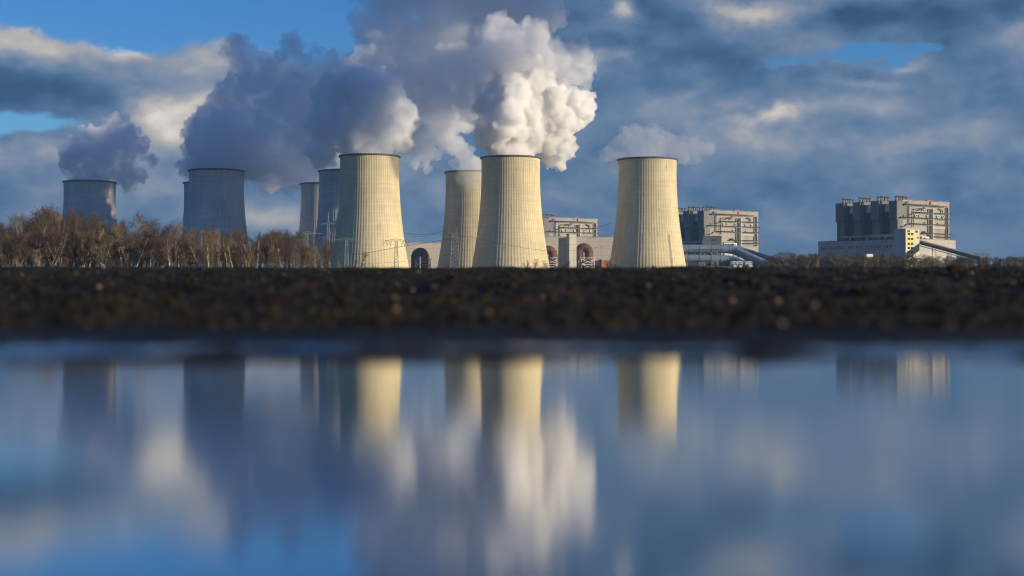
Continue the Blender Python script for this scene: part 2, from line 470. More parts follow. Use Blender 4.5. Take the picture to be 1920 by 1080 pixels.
col = B.mix(B.mapr(sp.outputs[1], 22.0, 60.0), col, (0.11, 0.10, 0.055))
wet = B.m('MULTIPLY', B.mapr(sp.outputs[2], 0.002, 0.025, 1.0, 0.0), B.mapr(B.noise(geo, 5.0, 4), 0.3, 0.6, 0.5, 1.0))
col = B.mix(B.m('MULTIPLY', wet, 0.5), col, (0.008, 0.008, 0.009))
rough = B.m('SUBTRACT', 0.95, B.m('MULTIPLY', wet, 0.3))
finish(B, col, rough, b, 0.5, 0.01, spec=0.18)
M['soil'] = m
ground = link_mesh('ground', np_mesh('ground', V, Q, True, [M['soil']]))
tag(ground, 'dark ploughed field rising from the water to the horizon', kind='structure')

# ---------------------------------------------------------------- water
def water_mat(name, rough, bump_scale, bump_str, bump_vec, dark, aniso=None, ior=1.9, base=0.0, dist=0.01):
    m, B = material(name)
    geo = B.n('ShaderNodeNewGeometry').outputs['Position']
    h = B.noise(B.vm('MULTIPLY', geo, bump_vec), bump_scale, 3, 0.5)
    bn = B.n('ShaderNodeBump'); bn.inputs['Strength'].default_value = bump_str; bn.inputs['Distance'].default_value = dist
    B.link(h, bn.inputs['Height'])
    gl = B.n('ShaderNodeBsdfAnisotropic') if aniso is not None else B.n('ShaderNodeBsdfGlossy'); gl.inputs['Color'].default_value = (0.97, 0.97, 0.97, 1); gl.inputs['Roughness'].default_value = rough
    B.link(bn.outputs[0], gl.inputs['Normal'])
    df = B.n('ShaderNodeBsdfDiffuse'); df.inputs['Color'].default_value = (*dark, 1)
    fr = B.n('ShaderNodeFresnel'); fr.inputs['IOR'].default_value = ior; B.link(bn.outputs[0], fr.inputs['Normal'])
    if aniso is not None:
        gl.inputs['Anisotropy'].default_value = aniso
        tg = B.n('ShaderNodeCombineXYZ'); tg.inputs[0].default_value = 1.0
        B.link(tg.outputs[0], gl.inputs['Tangent'])
    mx = B.n('ShaderNodeMixShader'); B.link(B.m('ADD', B.m('MULTIPLY', fr.outputs[0], 1.0-base), base), mx.inputs[0]); B.link(df.outputs[0], mx.inputs[1]); B.link(gl.outputs[0], mx.inputs[2])
    o = B.n('ShaderNodeOutputMaterial'); B.link(mx.outputs[0], o.inputs['Surface'])
    return m
M['water'] = water_mat('pool_water', 0.060, 1.0, 0.018, (7.0, 70.0, 0.0), (0.01, 0.012, 0.014), None, 1.8, 0.46)
M['wet'] = water_mat('rippled_water', 0.12, 34.0, 0.02, (1.0, 1.0, 1.0), (0.006, 0.008, 0.010), None, 1.33, 0.0, 0.01)
wx = np.linspace(-9, 9, 61)
def water_sheet(name, y0f, y1f, mat, label):
    v = []; q = []
    n = len(wx)
    y0 = y0f(wx); y1 = y1f(wx)
    v = np.concatenate([np.stack([wx, y0, wx*0], 1), np.stack([wx, y1, wx*0], 1)])
    i = np.arange(n-1)
    q = np.stack([i, i+1, i+1+n, i+n], 1)
    return tag(link_mesh(name, np_mesh(name, v, q, False, [mat])), label, kind='structure')
water_sheet('water', lambda x: x*0-0.9, lambda x: shore(x)+0.05, M['water'], 'still pool mirroring the cooling towers and clouds')
# the strip behind the lip is wind-rippled: real wavelets, steep enough to mirror the high blue sky
rx_ = np.arange(-5.2, 5.21, 0.008); rv_ = np.linspace(0, 1, 96)
RX_, RV_ = np.meshgrid(rx_, rv_)
y0_ = shore(rx_)+0.052
RY_ = y0_[None, :]*(1-RV_) + 2.45*RV_
RZ_ = 0.0006 + 0.0060*(fbm(RX_*30, RY_*70, 3)-0.5) + 0.0022*(vnoise(RX_*70+9, RY_*130)-0.5)
n_ = len(rx_); I_ = np.arange(n_*96).reshape(96, n_)
tag(link_mesh('shallow_water', np_mesh('shallow_water', np.stack([RX_.ravel(), RY_.ravel(), RZ_.ravel()], 1),
    np.stack([I_[:-1, :-1].ravel(), I_[:-1, 1:].ravel(), I_[1:, 1:].ravel(), I_[1:, :-1].ravel()], 1), True, [M['wet']])),
    'narrow rippled strip of blue water behind the mud lip', kind='structure')

# ---------------------------------------------------------------- cooling towers
TH = 113.0
def tower_radius(z):  # hyperboloid, throat near the top
    z0, a, c = 99.0, 29.6, 108.0
    return a*math.sqrt(1+((z-z0)/c)**2)
def tower_shell_mesh(mat):
    nr = 76; sub = 6; n = nr*sub
    th = np.arange(n)/n*2*PI
    ph = (np.arange(n) % sub)
    rib = np.where(ph == 0, 0.12, np.where((ph == 1) | (ph == sub-1), 0.085, 0.0))
    zs = np.linspace(0, TH, 46)
    rings = []
    for z in zs:
        r = tower_radius(z)
        rr = r + rib*(r/29.6)
        rings.append(np.stack([rr*np.cos(th), rr*np.sin(th), np.full(n, z)], 1))
    nin = 14
    for z in np.linspace(TH, 6.0, nin):
        r = tower_radius(z) - 0.9
        rings.append(np.stack([r*np.cos(th), r*np.sin(th), np.full(n, z)], 1))
    v = np.concatenate(rings); k = len(rings)
    I = np.arange(k*n).reshape(k, n); J = np.roll(I, -1, 1)
    q = np.stack([I[:-1].ravel(), J[:-1].ravel(), J[1:].ravel(), I[1:].ravel()], 1)
    return np_mesh('tower_shell', v, q, False, [mat])
shell_me = tower_shell_mesh(M['tower'])
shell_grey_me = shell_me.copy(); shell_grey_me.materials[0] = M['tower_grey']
rb = MB()
r0 = tower_radius(TH)
rb.lathe([(r0-1.0, TH-0.2), (r0+0.6, TH-0.9), (r0+1.5, TH-0.5), (r0+1.5, TH+0.7), (r0+0.9, TH+0.9), (r0-1.2, TH+0.7), (r0-1.2, TH-0.2)], 96, sm=False, cap=False)
rim_me = rb.mesh('tower_rim', M['rim'])
lb = MB()   # ladder of the nearest tower
for s in (-0.45, 0.45):
    pts = [((tower_radius(z)+0.9), s, z) for z in np.linspace(2, 36, 9)]
    lb.tube(pts, 0.14, 4, True, False)
for z in np.arange(3, 36, 1.2): lb.bar((tower_radius(z)+0.9, -0.45, z), (tower_radius(z)+0.9, 0.45, z), 0.08)
ladder_me = lb.mesh('ladder', M['pipe_dark'])
TOWERS = {}
def cooling_tower(key, px, top, D, wpx, label, rz):
    s = wpx/F*D/59.7
    gz = float(ground_z(0, D))
    h = PZ(top, D) - gz
    root = empty('cooling_tower', (PX(px, D), D, gz - 0.3), rz)
    root.scale = (s, s, (h+0.3)/TH)
    tag(root, label, 'cooling tower', 'concrete cooling towers of the power station')
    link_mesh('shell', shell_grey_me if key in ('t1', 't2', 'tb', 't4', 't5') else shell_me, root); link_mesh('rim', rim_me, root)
    TOWERS[key] = (root, px, top, D)
    return root
cooling_tower('t6', 693, 294, 1420, 110.5, 'tall sunlit ribbed cooling tower standing directly behind the two T-shaped pylons', 0.1)
cooling_tower('t8', 957.5, 297, 1432, 110, 'sunlit cooling tower under the brightest white steam column', 0.37)
t9 = cooling_tower('t9', 1214, 300, 1446, 109, 'sunlit cooling tower beside the bluish flue ducts, only a thin steam cap on it', 0.71)
cooling_tower('t7', 886, 324, 1720, 101, 'half hidden sunlit cooling tower behind the lattice portal pylon', 0.55)
cooling_tower('t5', 649, 322, 1570, 101, 'dark shaded cooling tower half hidden behind the tall sunlit tower with pylons', 0.23)
cooling_tower('t4', 611, 346, 1720, 93, 'narrow visible edge of a grey cooling tower beyond the dark shaded one', 0.83)
cooling_tower('t2', 406, 321, 1560, 101, 'large shaded grey cooling tower rising alone above the bare wood', 0.42)
cooling_tower('tb', 392, 344, 1725, 92, 'cooling tower of which just a thin edge shows behind the shaded grey tower', 0.9)
cooling_tower('t1', 168, 342, 1674, 94, 'shaded blue-grey cooling tower above the highest trees at the edge of the photo', 0.66)
lo = link_mesh('ladder', ladder_me, t9); lo.rotation_euler = (0, 0, R(-57)-0.71)

# ---------------------------------------------------------------- steam plumes
def steam_mat(name, dens, col=(0.985, 0.985, 0.985), g=0.0, torn=None):
    m, B = material(name)
    v = B.n('ShaderNodeVolumePrincipled')
    v.inputs['Color'].default_value = (*col, 1)
    v.inputs['Density'].default_value = dens
    v.inputs['Anisotropy'].default_value = g
    o = B.n('ShaderNodeOutputMaterial'); B.link(v.outputs[0], o.inputs['Volume'])
    if torn:
        t = B.n('ShaderNodeTexCoord').outputs['Object']
        f = B.mapr(B.noise(t, torn[0], 3, 0.6, 0.6), torn[1], torn[2])
        B.link(B.m('MULTIPLY', f, dens), v.inputs['Density'])
    else: m.cycles.homogeneous_volume = True
    return m
_ico = {}
def ico(sub):
    if sub not in _ico:
        import bmesh
        bm = bmesh.new(); bmesh.ops.create_icosphere(bm, subdivisions=sub, radius=1.0)
        v = np.array([x.co[:] for x in bm.verts]); f = np.array([[y.index for y in x.verts] for x in bm.faces]); bm.free()
        _ico[sub] = (v, f)
    return _ico[sub]
tex_a = bpy.data.textures.new('billow_large', 'CLOUDS'); tex_a.noise_scale = 14.0; tex_a.noise_depth = 3
tex_b = bpy.data.textures.new('billow_small', 'VORONOI'); tex_b.noise_scale = 7.0
def billow_mesh(name, D, puffs, mat, voxel, seed, kids=(24, 10), disp=(4.0, -3.0), shrink=0.76, z_cut=None):
    """puffs: (px, py, r px, depth offset m). Grows smaller billows on each puff, welds all and roughens the surface."""
    rnd = random.Random(seed)
    k = D/F
    sph = []
    for p in puffs:
        px, py, r = p[:3]; dz = p[3] if len(p) > 3 else rnd.uniform(-0.25, 0.25)*r*k
        c = Vector((PX(px, D), D+dz, PZ(py, D))); r = r*k*shrink
        sph.append((c, r, 3))
        if len(p) > 4: continue
        for i in range(kids[0]):
            d = Vector((rnd.gauss(0, 1), rnd.gauss(0, 1), rnd.gauss(0, 1))).normalized()
            r1 = r*rnd.uniform(0.26, 0.46); c1 = c + d*r*rnd.uniform(0.86, 1.12)
            sph.append((c1, r1, 2))
            for j in range(kids[1]):
                d2 = (d*0.7 + Vector((rnd.gauss(0, 1), rnd.gauss(0, 1), rnd.gauss(0, 1))).normalized()).normalized()
                r2 = r1*rnd.uniform(0.28, 0.5)
                if r2 > voxel*1.2: sph.append((c1 + d2*r1*rnd.uniform(0.8, 1.0), r2, 1))
    cen = sph[0][0].copy()
    vs = []; fs = []; b = 0
    for c, r, sub in sph:
        v, f = ico(sub)
        vs.append(v*r + np.array(c-cen)); fs.append(f+b); b += len(v)
    me = np_mesh(name, np.concatenate(vs), np.concatenate(fs), True)
    o = bpy.data.objects.new('tmp', me); sc.collection.objects.link(o)
    md = o.modifiers.new('r', 'REMESH'); md.mode = 'VOXEL'; md.voxel_size = voxel; md.use_smooth_shade = True
    d1 = o.modifiers.new('a', 'DISPLACE'); d1.texture = tex_a; d1.strength = disp[0]; d1.mid_level = 0.5; d1.texture_coords = 'LOCAL'
    d2 = o.modifiers.new('b', 'DISPLACE'); d2.texture = tex_b; d2.strength = disp[1]; d2.mid_level = 0.3; d2.texture_coords = 'LOCAL'
    dg = bpy.context.evaluated_depsgraph_get(); dg.update()
    ev = o.evaluated_get(dg)
    out = bpy.data.meshes.new_from_object(ev, depsgraph=dg)
    bpy.data.objects.remove(o, do_unlink=True); bpy.data.meshes.remove(me)
    out.name = name; out.materials.clear(); out.materials.append(mat)
    return out, cen
def plume(name, label, D, puffs, dens, voxel, seed, group='steam plumes above the cooling towers', **kw):
    mt = steam_mat('steam_%d' % seed, dens, kw.pop('col', (0.968, 0.980, 0.994)), torn=kw.pop('torn', None))  # default tint puts the plumes' blue shade into the steam colour
    me, cen = billow_mesh(name, D, puffs, mt, voxel, seed, **kw)
    o = link_mesh(name, me, None, cen)
    return tag(o, label, 'steam plume', group)
P8 = [(957, 306, 64, 0, 0), (957, 272, 50, -2), (934, 250, 46, -5), (980, 246, 50, 0), (950, 226, 56, -12), (992, 226, 56, 4), (928, 202, 42, 0), (1012, 196, 56, 8),
      (962, 176, 56, -6), (1042, 192, 48, 12), (1078, 196, 40, 16), (1098, 184, 24, 16), (1052, 232, 42, 12), (1030, 268, 36, 10), (1034, 300, 20, 12), (1000, 146, 46, 6), (946, 150, 32, 4)]
p8 = plume('steam_plume', 'brightest white billowing steam column, sunlit, on the middle sunlit tower', 1432, P8 + [(1062, 282, 22, 6), (1052, 310, 14, 8), (1100, 210, 22, 14), (1112, 196, 14, 14)], 0.20, 1.0, 81, col=(0.987, 0.988, 0.990), torn=(0.055, 0.24, 0.46))
P8U = [(960, 112, 66), (905, 122, 52), (850, 104, 36), (828, 110, 24), (1002, 104, 58), (1050, 122, 48), (932, 72, 46), (936, 46, 30), (990, 72, 40), (866, 150, 46), (880, 192, 40), (1084, 132, 38), (1090, 100, 28)]
me, cen = billow_mesh('upper_billow', 1438, P8U, steam_mat('steam_82', 0.055, torn=(0.035, 0.26, 0.52)), 1.5, 82)
ub = link_mesh('upper_billow', me, p8, cen - Vector(p8.location))
plume('steam_plume', 'blue-shaded dense steam billowing from the tall tower behind the T-shaped pylons', 1420,
      [(693, 304, 64, 0, 0), (693, 268, 48, 0), (674, 254, 52, 0), (716, 252, 46, 5), (654, 240, 52, 0), (702, 226, 58, 0), (746, 250, 38, 8), (762, 272, 22, 10), (640, 200, 52, 10), (690, 186, 54, 0), (738, 210, 44, 10), (622, 166, 46, 15), (668, 150, 44, 10), (600, 230, 40, 25), (592, 280, 32, 30), (604, 292, 22, 25), (770, 232, 26, 15), (720, 160, 44, 20)], 0.13, 1.2, 61)
plume('steam_plume', 'high slate-blue steam mass leaning over the middle towers to the top of the photo', 1570,
      [(649, 328, 50, 0, 0), (640, 300, 40, 0), (640, 270, 48, 20), (700, 200, 60, 30), (720, 150, 64, 30), (720, 62, 64, 20), (780, 42, 80, 30), (850, 52, 70, 30), (700, 118, 54, 10), (772, 122, 70, 20), (832, 152, 56, 30), (684, 40, 34, 0), (690, 8, 30, 0), (744, -22, 80, 20), (832, -34, 90, 30), (905, 6, 64, 30), (960, -24, 74, 30), (1020, 20, 50, 40), (780, 190, 44, 30), (660, 170, 40, 20), (820, 210, 36, 30)], 0.060, 1.8, 51, torn=(0.025, 0.30, 0.58))
plume('steam_plume', 'small bright wisp curling off the narrow grey tower edge', 1720,
      [(600, 344, 22, 0), (580, 336, 10, -20), (572, 328, 12, -20), (590, 332, 9, -20), (606, 330, 18, -10), (566, 320, 10, -15)], 0.05, 0.9, 41)
plume('steam_plume', 'dense blue-grey steam billowing off the large shaded tower alone above the wood', 1560,
      [(406, 330, 58, 0, 0), (406, 296, 46, 0), (384, 276, 46, 0), (430, 272, 48, 0), (374, 262, 36, 0), (402, 242, 44, 0), (442, 252, 46, 5), (352, 312, 26, 8), (472, 272, 42, 8), (482, 304, 40, 8), (432, 226, 34, 0), (386, 216, 28, 0), (364, 236, 22, 0)], 0.10, 1.3, 21)
plume('steam_plume', 'broad grey steam bank with two dark wispy tips, drifting behind the shaded towers', 1725,
      [(392, 350, 44, 0, 0), (380, 325, 36, 0), (430, 300, 45, 0), (432, 182, 38, 0), (482, 172, 48, 0), (532, 192, 54, 0), (582, 182, 54, 0), (450, 152, 34, 0), (502, 142, 44, 0), (562, 132, 44, 0), (612, 142, 48, 0), (522, 232, 54, 0), (572, 242, 54, 0), (622, 222, 48, 0), (502, 282, 54, 0), (552, 292, 52, 0), (592, 280, 46, 0), (520, 330, 40, 0), (560, 318, 38, 0), (500, 346, 26, 0),
       (440, 86, 30, 0), (424, 100, 20, 0), (472, 92, 14, 0), (452, 116, 32, 0), (545, 78, 26, 0), (542, 106, 32, 0), (590, 100, 22, 0), (622, 104, 16, 0), (410, 200, 30, 0), (470, 240, 40, 0), (600, 320, 30, 0), (620, 270, 40, 0)], 0.060, 1.7, 31, torn=(0.03, 0.30, 0.55))
plume('steam_plume', 'soft dark blue steam cloud over the shaded tower above the highest trees', 1674,
      [(168, 350, 54, 0, 0), (166, 316, 42, 0), (146, 298, 40, 0), (194, 292, 44, 0), (166, 272, 42, 0), (202, 262, 42, 0), (232, 246, 32, 0), (216, 226, 22, 0), (242, 282, 32, 0), (226, 320, 30, 0), (240, 346, 18, 0), (128, 304, 24, 0), (266, 272, 20, 0), (262, 330, 20, 0), (284, 300, 16, 0)], 0.10, 1.6, 11, torn=(0.045, 0.32, 0.56))
plume('steam_plume', 'creamy sunlit steam billows rising behind the tall tower from the half hidden tower', 1700,
      [(886, 328, 50, 0, 0), (872, 288, 22, 0), (856, 274, 24, 0), (840, 262, 28, 0), (820, 238, 38, 0), (800, 284, 26, 0), (790, 222, 40, 0), (846, 232, 28, 0), (778, 308, 14, 0), (812, 206, 36, 0), (770, 262, 30, 0), (872, 226, 32, 10), (862, 182, 40, 10), (850, 306, 13, 0), (800, 318, 12, 0)], 0.055, 1.4, 71, torn=(0.04, 0.26, 0.54), col=(0.982, 0.985, 0.990))
plume('steam_plume', 'thin pale steam cap hanging round the rim of the tower beside the bluish ducts', 1446,
      [(1214, 310, 62, 0, 0), (1214, 276, 42, 0), (1176, 272, 36, 0), (1152, 286, 26, 0), (1200, 264, 32, 0), (1250, 274, 38, 0), (1280, 284, 28, 0), (1148, 304, 16, 5), (1302, 272, 22, 0), (1304, 296, 14, 0), (1136, 296, 20, -10), (1150, 316, 14, -25), (1230, 256, 26, 0), (1330, 280, 18, 0)], 0.020, 1.5, 91, torn=(0.03, 0.18, 0.62), col=(0.98, 0.985, 0.99))

# unseen cloud banks, added between sun and plumes to shade the left-hand steam
def shade_cloud_bank(cx, cy, cz, sx_, sy_, sz_, seed, n=24):
    rn = random.Random(seed); D = cy
    pf = []
    for i in range(n):
        u, v, w = rn.uniform(-1, 1), rn.uniform(-1, 1), rn.uniform(-1, 1)
        pf.append((960+(cx+u*sx_)*F/D, HOR-(cz+w*sz_)*F/D, rn.uniform(0.55, 0.9)*min(sy_, sz_)*F/D, v*sy_))
    me, cen = billow_mesh('clouds', D, pf, steam_mat('cloud_%d' % seed, 0.03), 7.0, seed, kids=(8, 4), disp=(14, -8))
    tag(link_mesh('clouds', me, None, cen), 'unseen cloud bank added beside the view to shade the steam plumes', kind='stuff')
CLOUDS = [(760, 1218, 405, 130, 34, 46, 903), (680, 1082, 342, 130, 44, 60, 901), (770, 1305, 465, 140, 80, 95, 902)]
for c_ in CLOUDS: shade_cloud_bank(*c_)

# ---------------------------------------------------------------- boiler houses
class Frame:
    """a rotated building frame at a corner; finds local x / y of a photographed column"""
    def __init__(s, px, D, rz):
        s.px, s.D, s.rz = px, D, rz
        s.gz = float(ground_z(0, D))
        s.o = Vector((PX(px, D), D, s.gz))
        s.a = Vector((math.cos(rz), math.sin(rz), 0)); s.b = Vector((-math.sin(rz), math.cos(rz), 0))
    def y_at(s, px, x=0.0):
        p = s.o + s.a*x; d = (px-960)/F
        return (d*p.y - p.x)/(s.b.x - d*s.b.y)
    def x_at(s, px, y=0.0):
        p = s.o + s.b*y; d = (px-960)/F
        return (d*p.y - p.x)/(s.a.x - d*s.a.y)
    def z_at(s, py, x, y):
        p = s.o + s.a*x + s.b*y
        return PZ(py, p.y) - s.gz
RZ = R(36)
fr = Frame(1683, 1700, RZ)
def win(name='window'):
    return None
stack_mb = MB(); stack_mb.tube([(0, 0, -1.0), (0, 0, 4.6)], 1.05, 10); stack_mb.mat(1).tube([(0, 0, 4.6), (0, 0, 6.2)], 1.2, 10)
stack_me = stack_mb.mesh('vent_stack', [M['stack_metal'], M['stack_cap']])
vent_mb = MB(); vent_mb.tube([(0, 0.2, 0), (0, -1.4, 0)], 1.75, 14); vent_mb.mat(1).tube([(0, -1.4, 0), (0, -1.45, 0)], 1.2, 14)
vent_me = vent_mb.mesh('round_vent', [M['white_metal'], M['recess']])
def boiler_house():
    root = empty('boiler_house', fr.o, RZ)
    H = fr.z_at(378, 30, 0)
    W_ = fr.x_at(1780, 0)
    L = fr.y_at(1572, 0)
    b = MB(); b.box(9, 0.0, 0, W_, 10.0, H); b.box(21.6, 10.01, 0, W_, L, H-6.5)
    b.build('main_hall', M['panel_grey'], root)
    b = MB(); b.box(8.6, -0.4, H, W_+0.4, 0.5, H+1.3); b.box(W_-0.5, 0.5, H, W_+0.4, 10, H+1.3)
    b.build('parapet', M['panel_grey'], root)
    b = MB(); b.box(9.3, 0.6, H, W_-0.6, 9.9, H+0.25); b.box(21.8, 10.3, H-6.5, W_-0.3, L-0.1, H-6.2); b.build('roof', M['roof_felt'], root)
    # four protruding bunker towers on the shaded face
    cols = [(1682.5, 1667), (1648, 1633), (1613.8, 1599.5), (1582, 1567)]
    for i, (p1, p0) in enumerate(cols):
        y0 = fr.y_at(p1, -1.0) if i else 0.0; y1 = fr.y_at(p0, -1.0)
        ht = fr.z_at(377, 0, 0) if i == 0 else H + 0.5
        zg = fr.z_at(411, 0, 0)
        tb = MB(); tb.box(-1.2, y0 - (0.02 if i == 0 else 0), zg, 21.5, y1, ht); tb.box(0.6, y0+0.3, 0, 8.98, y1-0.8, zg)
        tw = tb.build('bunker_tower', M['panel_dark'], root)  # shade of this face is put into the darker panel colour
        cb = MB(); cb.box(-1.5, y0-0.3, ht, 21.8, y1+0.3, ht+0.7); cb.build('coping', M['panel_dark'], tw)
        for k in range(7):
            so = link_mesh('vent_stack', stack_me, tw, (0.4+k*3.3, y0+3.0+(k % 2)*0.8, ht+0.7))
            so.scale = (0.95, 0.95, 0.86+0.07*((k*5+i) % 3))
    # recesses between bunker towers: lower boiler roofs, set back walls, galleries
    for i in range(3):
        ya = fr.y_at(cols[i][1], -1.0)+0.01; yb = fr.y_at(cols[i+1][0], -1.0)-0.01
        rb_ = MB(); rb_.box(6.5, ya, 0, 21.55, yb, H-12); rb_.build('recess_wall', M['recess'], root)  # near-black wall colour stands in for the recess shade
        db = MB(); db.tube([(1.6, (ya+yb)/2, 22), (1.6, (ya+yb)/2, 44)], 1.1, 10); db.tube([(1.6, (ya+yb)/2, 44), (4.0, (ya+yb)/2, 47)], 1.1, 8)
        db.build('downpipe', M['white_metal'], root)
        hb = MB(); hb.box(8.0, ya+3, H-12, 21.0, yb-0.4, H-6.5); hb.box(9.5, ya+5.0, H-6.5, 19.0, yb-0.2, H-2.0)
        hb.build('roof_plant', M['white_metal'], root)
        pb = MB()
        for q in range(3): pb.tube([(7.0+q*2, yb-1.5, H-12), (7.0+q*2, yb-1.5, H-5+q), (12.5, yb-1.5, H-5+q)], 0.6, 6)
        pb.build('roof_pipe', M['stack_metal'], root)
    zg = fr.z_at(411, 0, 0)
    g = MB(); g.box(-3.0, -0.2, zg-0.8, -1.25, L, zg-0.2); g.box(-3.0, -0.2, zg+0.9, -2.85, L, zg+1.1)
    for q in np.arange(0, L, 4.0): g.box(-3.0, q, zg-0.2, -2.85, q+0.15, zg+0.9)
    g.build('gallery', M['pipe_dark'], root)
    zl = fr.z_at(446, 0, 60)
    g = MB(); g.box(-2.0, 2, zl, 0.55, L-2, zl+3); g.build('lower_gallery', M['panel_grey'], root)
    # sunlit facade: slots, pipes, galleries, vents  (local y < 0 is in front)
    X = lambda zx: fr.x_at(1500+zx/4.571, 0)
    Z = lambda zy, x=40: fr.z_at(350+zy/4.571, x, 0)
    def slot(x0, x1, z0, z1):
        s_ = MB(); s_.box(X(x0), -0.12, Z(z1), X(x1), -0.02, Z(z0)); s_.build('dark_slot', M['recess'], root)
        t_ = MB(); t_.box(X(x0)-0.6, -1.2, Z(z1), X(x0), -0.005, Z(z0)); t_.box(X(x1), -1.2, Z(z1), X(x1)+0.6, -0.005, Z(z0)); t_.build('slot_fin', M['panel_grey'], root)
    slot(1096, 1116, 190, 455); slot(1246, 1264, 165, 450)
    s_ = MB(); s_.box(X(1126), -2.4, Z(455), X(1138), -0.01, Z(185)); s_.build('lift_shaft', M['hall_wall'], root)
    for (x0, x1, zy) in ((850, 1285, 268), (965, 1280, 222), (930, 1275, 320), (1030, 1280, 398), (1130, 1280, 425), (880, 1240, 160)):
        p_ = MB(); p_.tube([(X(x0), -2.3, Z(zy)), (X(x1), -2.3, Z(zy))], 0.55, 8)
        for q in np.arange(X(x0)+1, X(x1), 5.0): p_.box(q, -2.3, Z(zy)-0.9, q+0.4, -0.02, Z(zy)-0.3)
        p_.build('facade_pipe', M['pipe_dark'], root)
        p_ = MB(); p_.box(X(x0)+1, -1.7, Z(zy)-1.3, X(x1)-1, -0.03, Z(zy)-0.95)
        p_.box(X(x0)+1, -1.75, Z(zy)+0.35, X(x1)-1, -1.62, Z(zy)+0.5); p_.build('walkway', M['steel'], root)
    for pts in ([(925, 320), (925, 165)], [(962, 345), (962, 205), (972, 195), (1060, 182)], [(925, 250), (945, 238), (962, 236)], [(860, 350), (890, 345), (915, 322), (935, 320)], [(1040, 385), (1085, 400), (1100, 425), (1100, 450)], [(1180, 180), (1210, 195), (1215, 215)], [(1000, 205), (1040, 190), (1050, 205)]):
        p_ = MB(); p_.tube([(X(a_), -1.6, Z(c_)) for a_, c_ in pts], 0.55, 8); p_.build('riser_pipe', M['pipe_dark'], root)
    for zx in (990, 1088, 1175, 1222): link_mesh('round_vent', vent_me, root, (X(zx), -0.1, Z(250)))
    for zx, zy in ((1040, 200), (1205, 205), (1065, 310), (1175, 312), (1065, 385), (1015, 250), (915, 145), (1060, 180), (885, 255), (1140, 345)):
        s_ = MB(); s_.box(X(zx)-0.8, -0.5, Z(zy)-1.2, X(zx)+0.8, -0.03, Z(zy)+1.2); s_.build('louvre', M['recess'], root)
    s_ = MB(); s_.box(X(1145), -1.3, Z(358), X(1238), -0.04, Z(335)); s_.build('ledge_box', M['hall_wall'], root)
    s_ = MB(); s_.box(X(890), -1.6, Z(160), X(1180), -0.04, Z(150)); s_.box(X(905), -1.5, Z(148), X(915), -0.04, Z(135)); s_.build('crane_beam', M['pipe_dark'], root)
    s_ = MB(); s_.box(X(1030), -3.0, Z(450), X(1092), -0.04, Z(428)); s_.build('white_cabin', M['white_metal'], root)
    for q in range(4):
        s_ = MB(); s_.box(X(1034+q*14), -3.06, Z(448), X(1043+q*14), -3.01, Z(436)); s_.build('window', M['glass_dark'], root)
    # roof: red crane, railing, small boxes
    s_ = MB(); xc = X(1105); s_.box(xc-4, -0.6, H+1.35, xc+4, 1.6, H+3.2); s_.box(xc+1.5, -1.4, H-5, xc+3, -0.45, H+2.0); s_.build('roof_crane', M['red_paint'], root)
    s_ = MB(); s_.box(X(890), 0.1, H+2.2, W_, 0.2, H+2.35)
    for q in np.arange(X(890), W_, 3.0): s_.box(q, 0.1, H+1.3, q+0.15, 0.2, H+2.2)
    s_.build('roof_railing', M['steel'], root)
    for zx in (960, 1040, 1200): s_ = MB(); s_.box(X(zx), 3, H+0.26, X(zx)+4, 7, H+2.2); s_.build('roof_box', M['panel_grey'], root)
    return root, H, W_, L
bh, H_, W_b, L_b = boiler_house()
tag(bh, 'grey boiler house with four stack-topped towers, standing behind the long windowed service block', 'boiler house', 'boiler houses of the power station')
def place_copy(px, D, sxy, top, label):
    c = copy_tree(bh)
    gz = float(ground_z(0, D))
    c.location = (PX(px, D), D, gz)
    c.scale = (sxy, sxy, (PZ(top, D)-gz)/H_)
    c['label'] = label
    return c
place_copy(1321, 2050, 1.11, 395, 'grey boiler house just beside the thinly steaming tower, above the bluish flue ducts')
place_copy(1020, 2240, 1.105, 409, 'boiler house with only its piped facade showing between two sunlit towers')

# long windowed service block in front of the boiler house
RX = lambda zx: 1500+zx/4.571
RY = lambda zy: 350+zy/4.571
fs = Frame(RX(905), 1630, RZ)
win_mb = MB(); win_mb.box(-0.05, -1.0, -1.0, 0.02, 1.0, 1.0)
win_mb.mat(1); win_mb.box(-0.16, -1.15, -1.15, 0.0, -1.0, 1.15); win_mb.box(-0.16, 1.0, -1.15, 0.0, 1.15, 1.15); win_mb.box(-0.16, -1.0, -1.15, 0.0, 1.0, -1.0); win_mb.box(-0.16, -1.0, 1.0, 0.0, 1.0, 1.15); win_mb.box(-0.12, -0.06, -1.0, 0.0, 0.06, 1.0)
win_me = win_mb.mesh('window', [M['glass_dark'], M['panel_dark']])
sv = empty('service_building', fs.o, RZ)
tag(sv, 'long low grey service block with two rows of dark windows', 'building')
sx0 = 3.0
yE = fs.y_at(RX(157), sx0); yS = fs.y_at(RX(812), sx0)
zt = fs.z_at(RY(476), sx0, yE)
b = MB(); b.box(sx0, 0.5, 0, sx0+16, yE, zt); b.build('wall', M['service_wall'], sv)
b = MB(); b.box(sx0-0.4, 0.5, zt, sx0+16.4, yE+0.4, zt+0.8); b.build('roof', M['roof_felt'], sv)
for zx in (246, 398, 548, 705):
    yy = fs.y_at(RX(zx), sx0)
    b = MB(); b.box(sx0-0.14, yy-0.2, 0, sx0-0.004, yy+0.2, zt); b.build('wall_joint', M['panel_dark'], sv)
WX = [187, 208, 231, 270, 291, 313, 334, 355, 377, 419, 440, 462, 484, 506, 528, 572, 594, 616, 640, 662, 685, 729, 752, 777, 822, 845, 868]
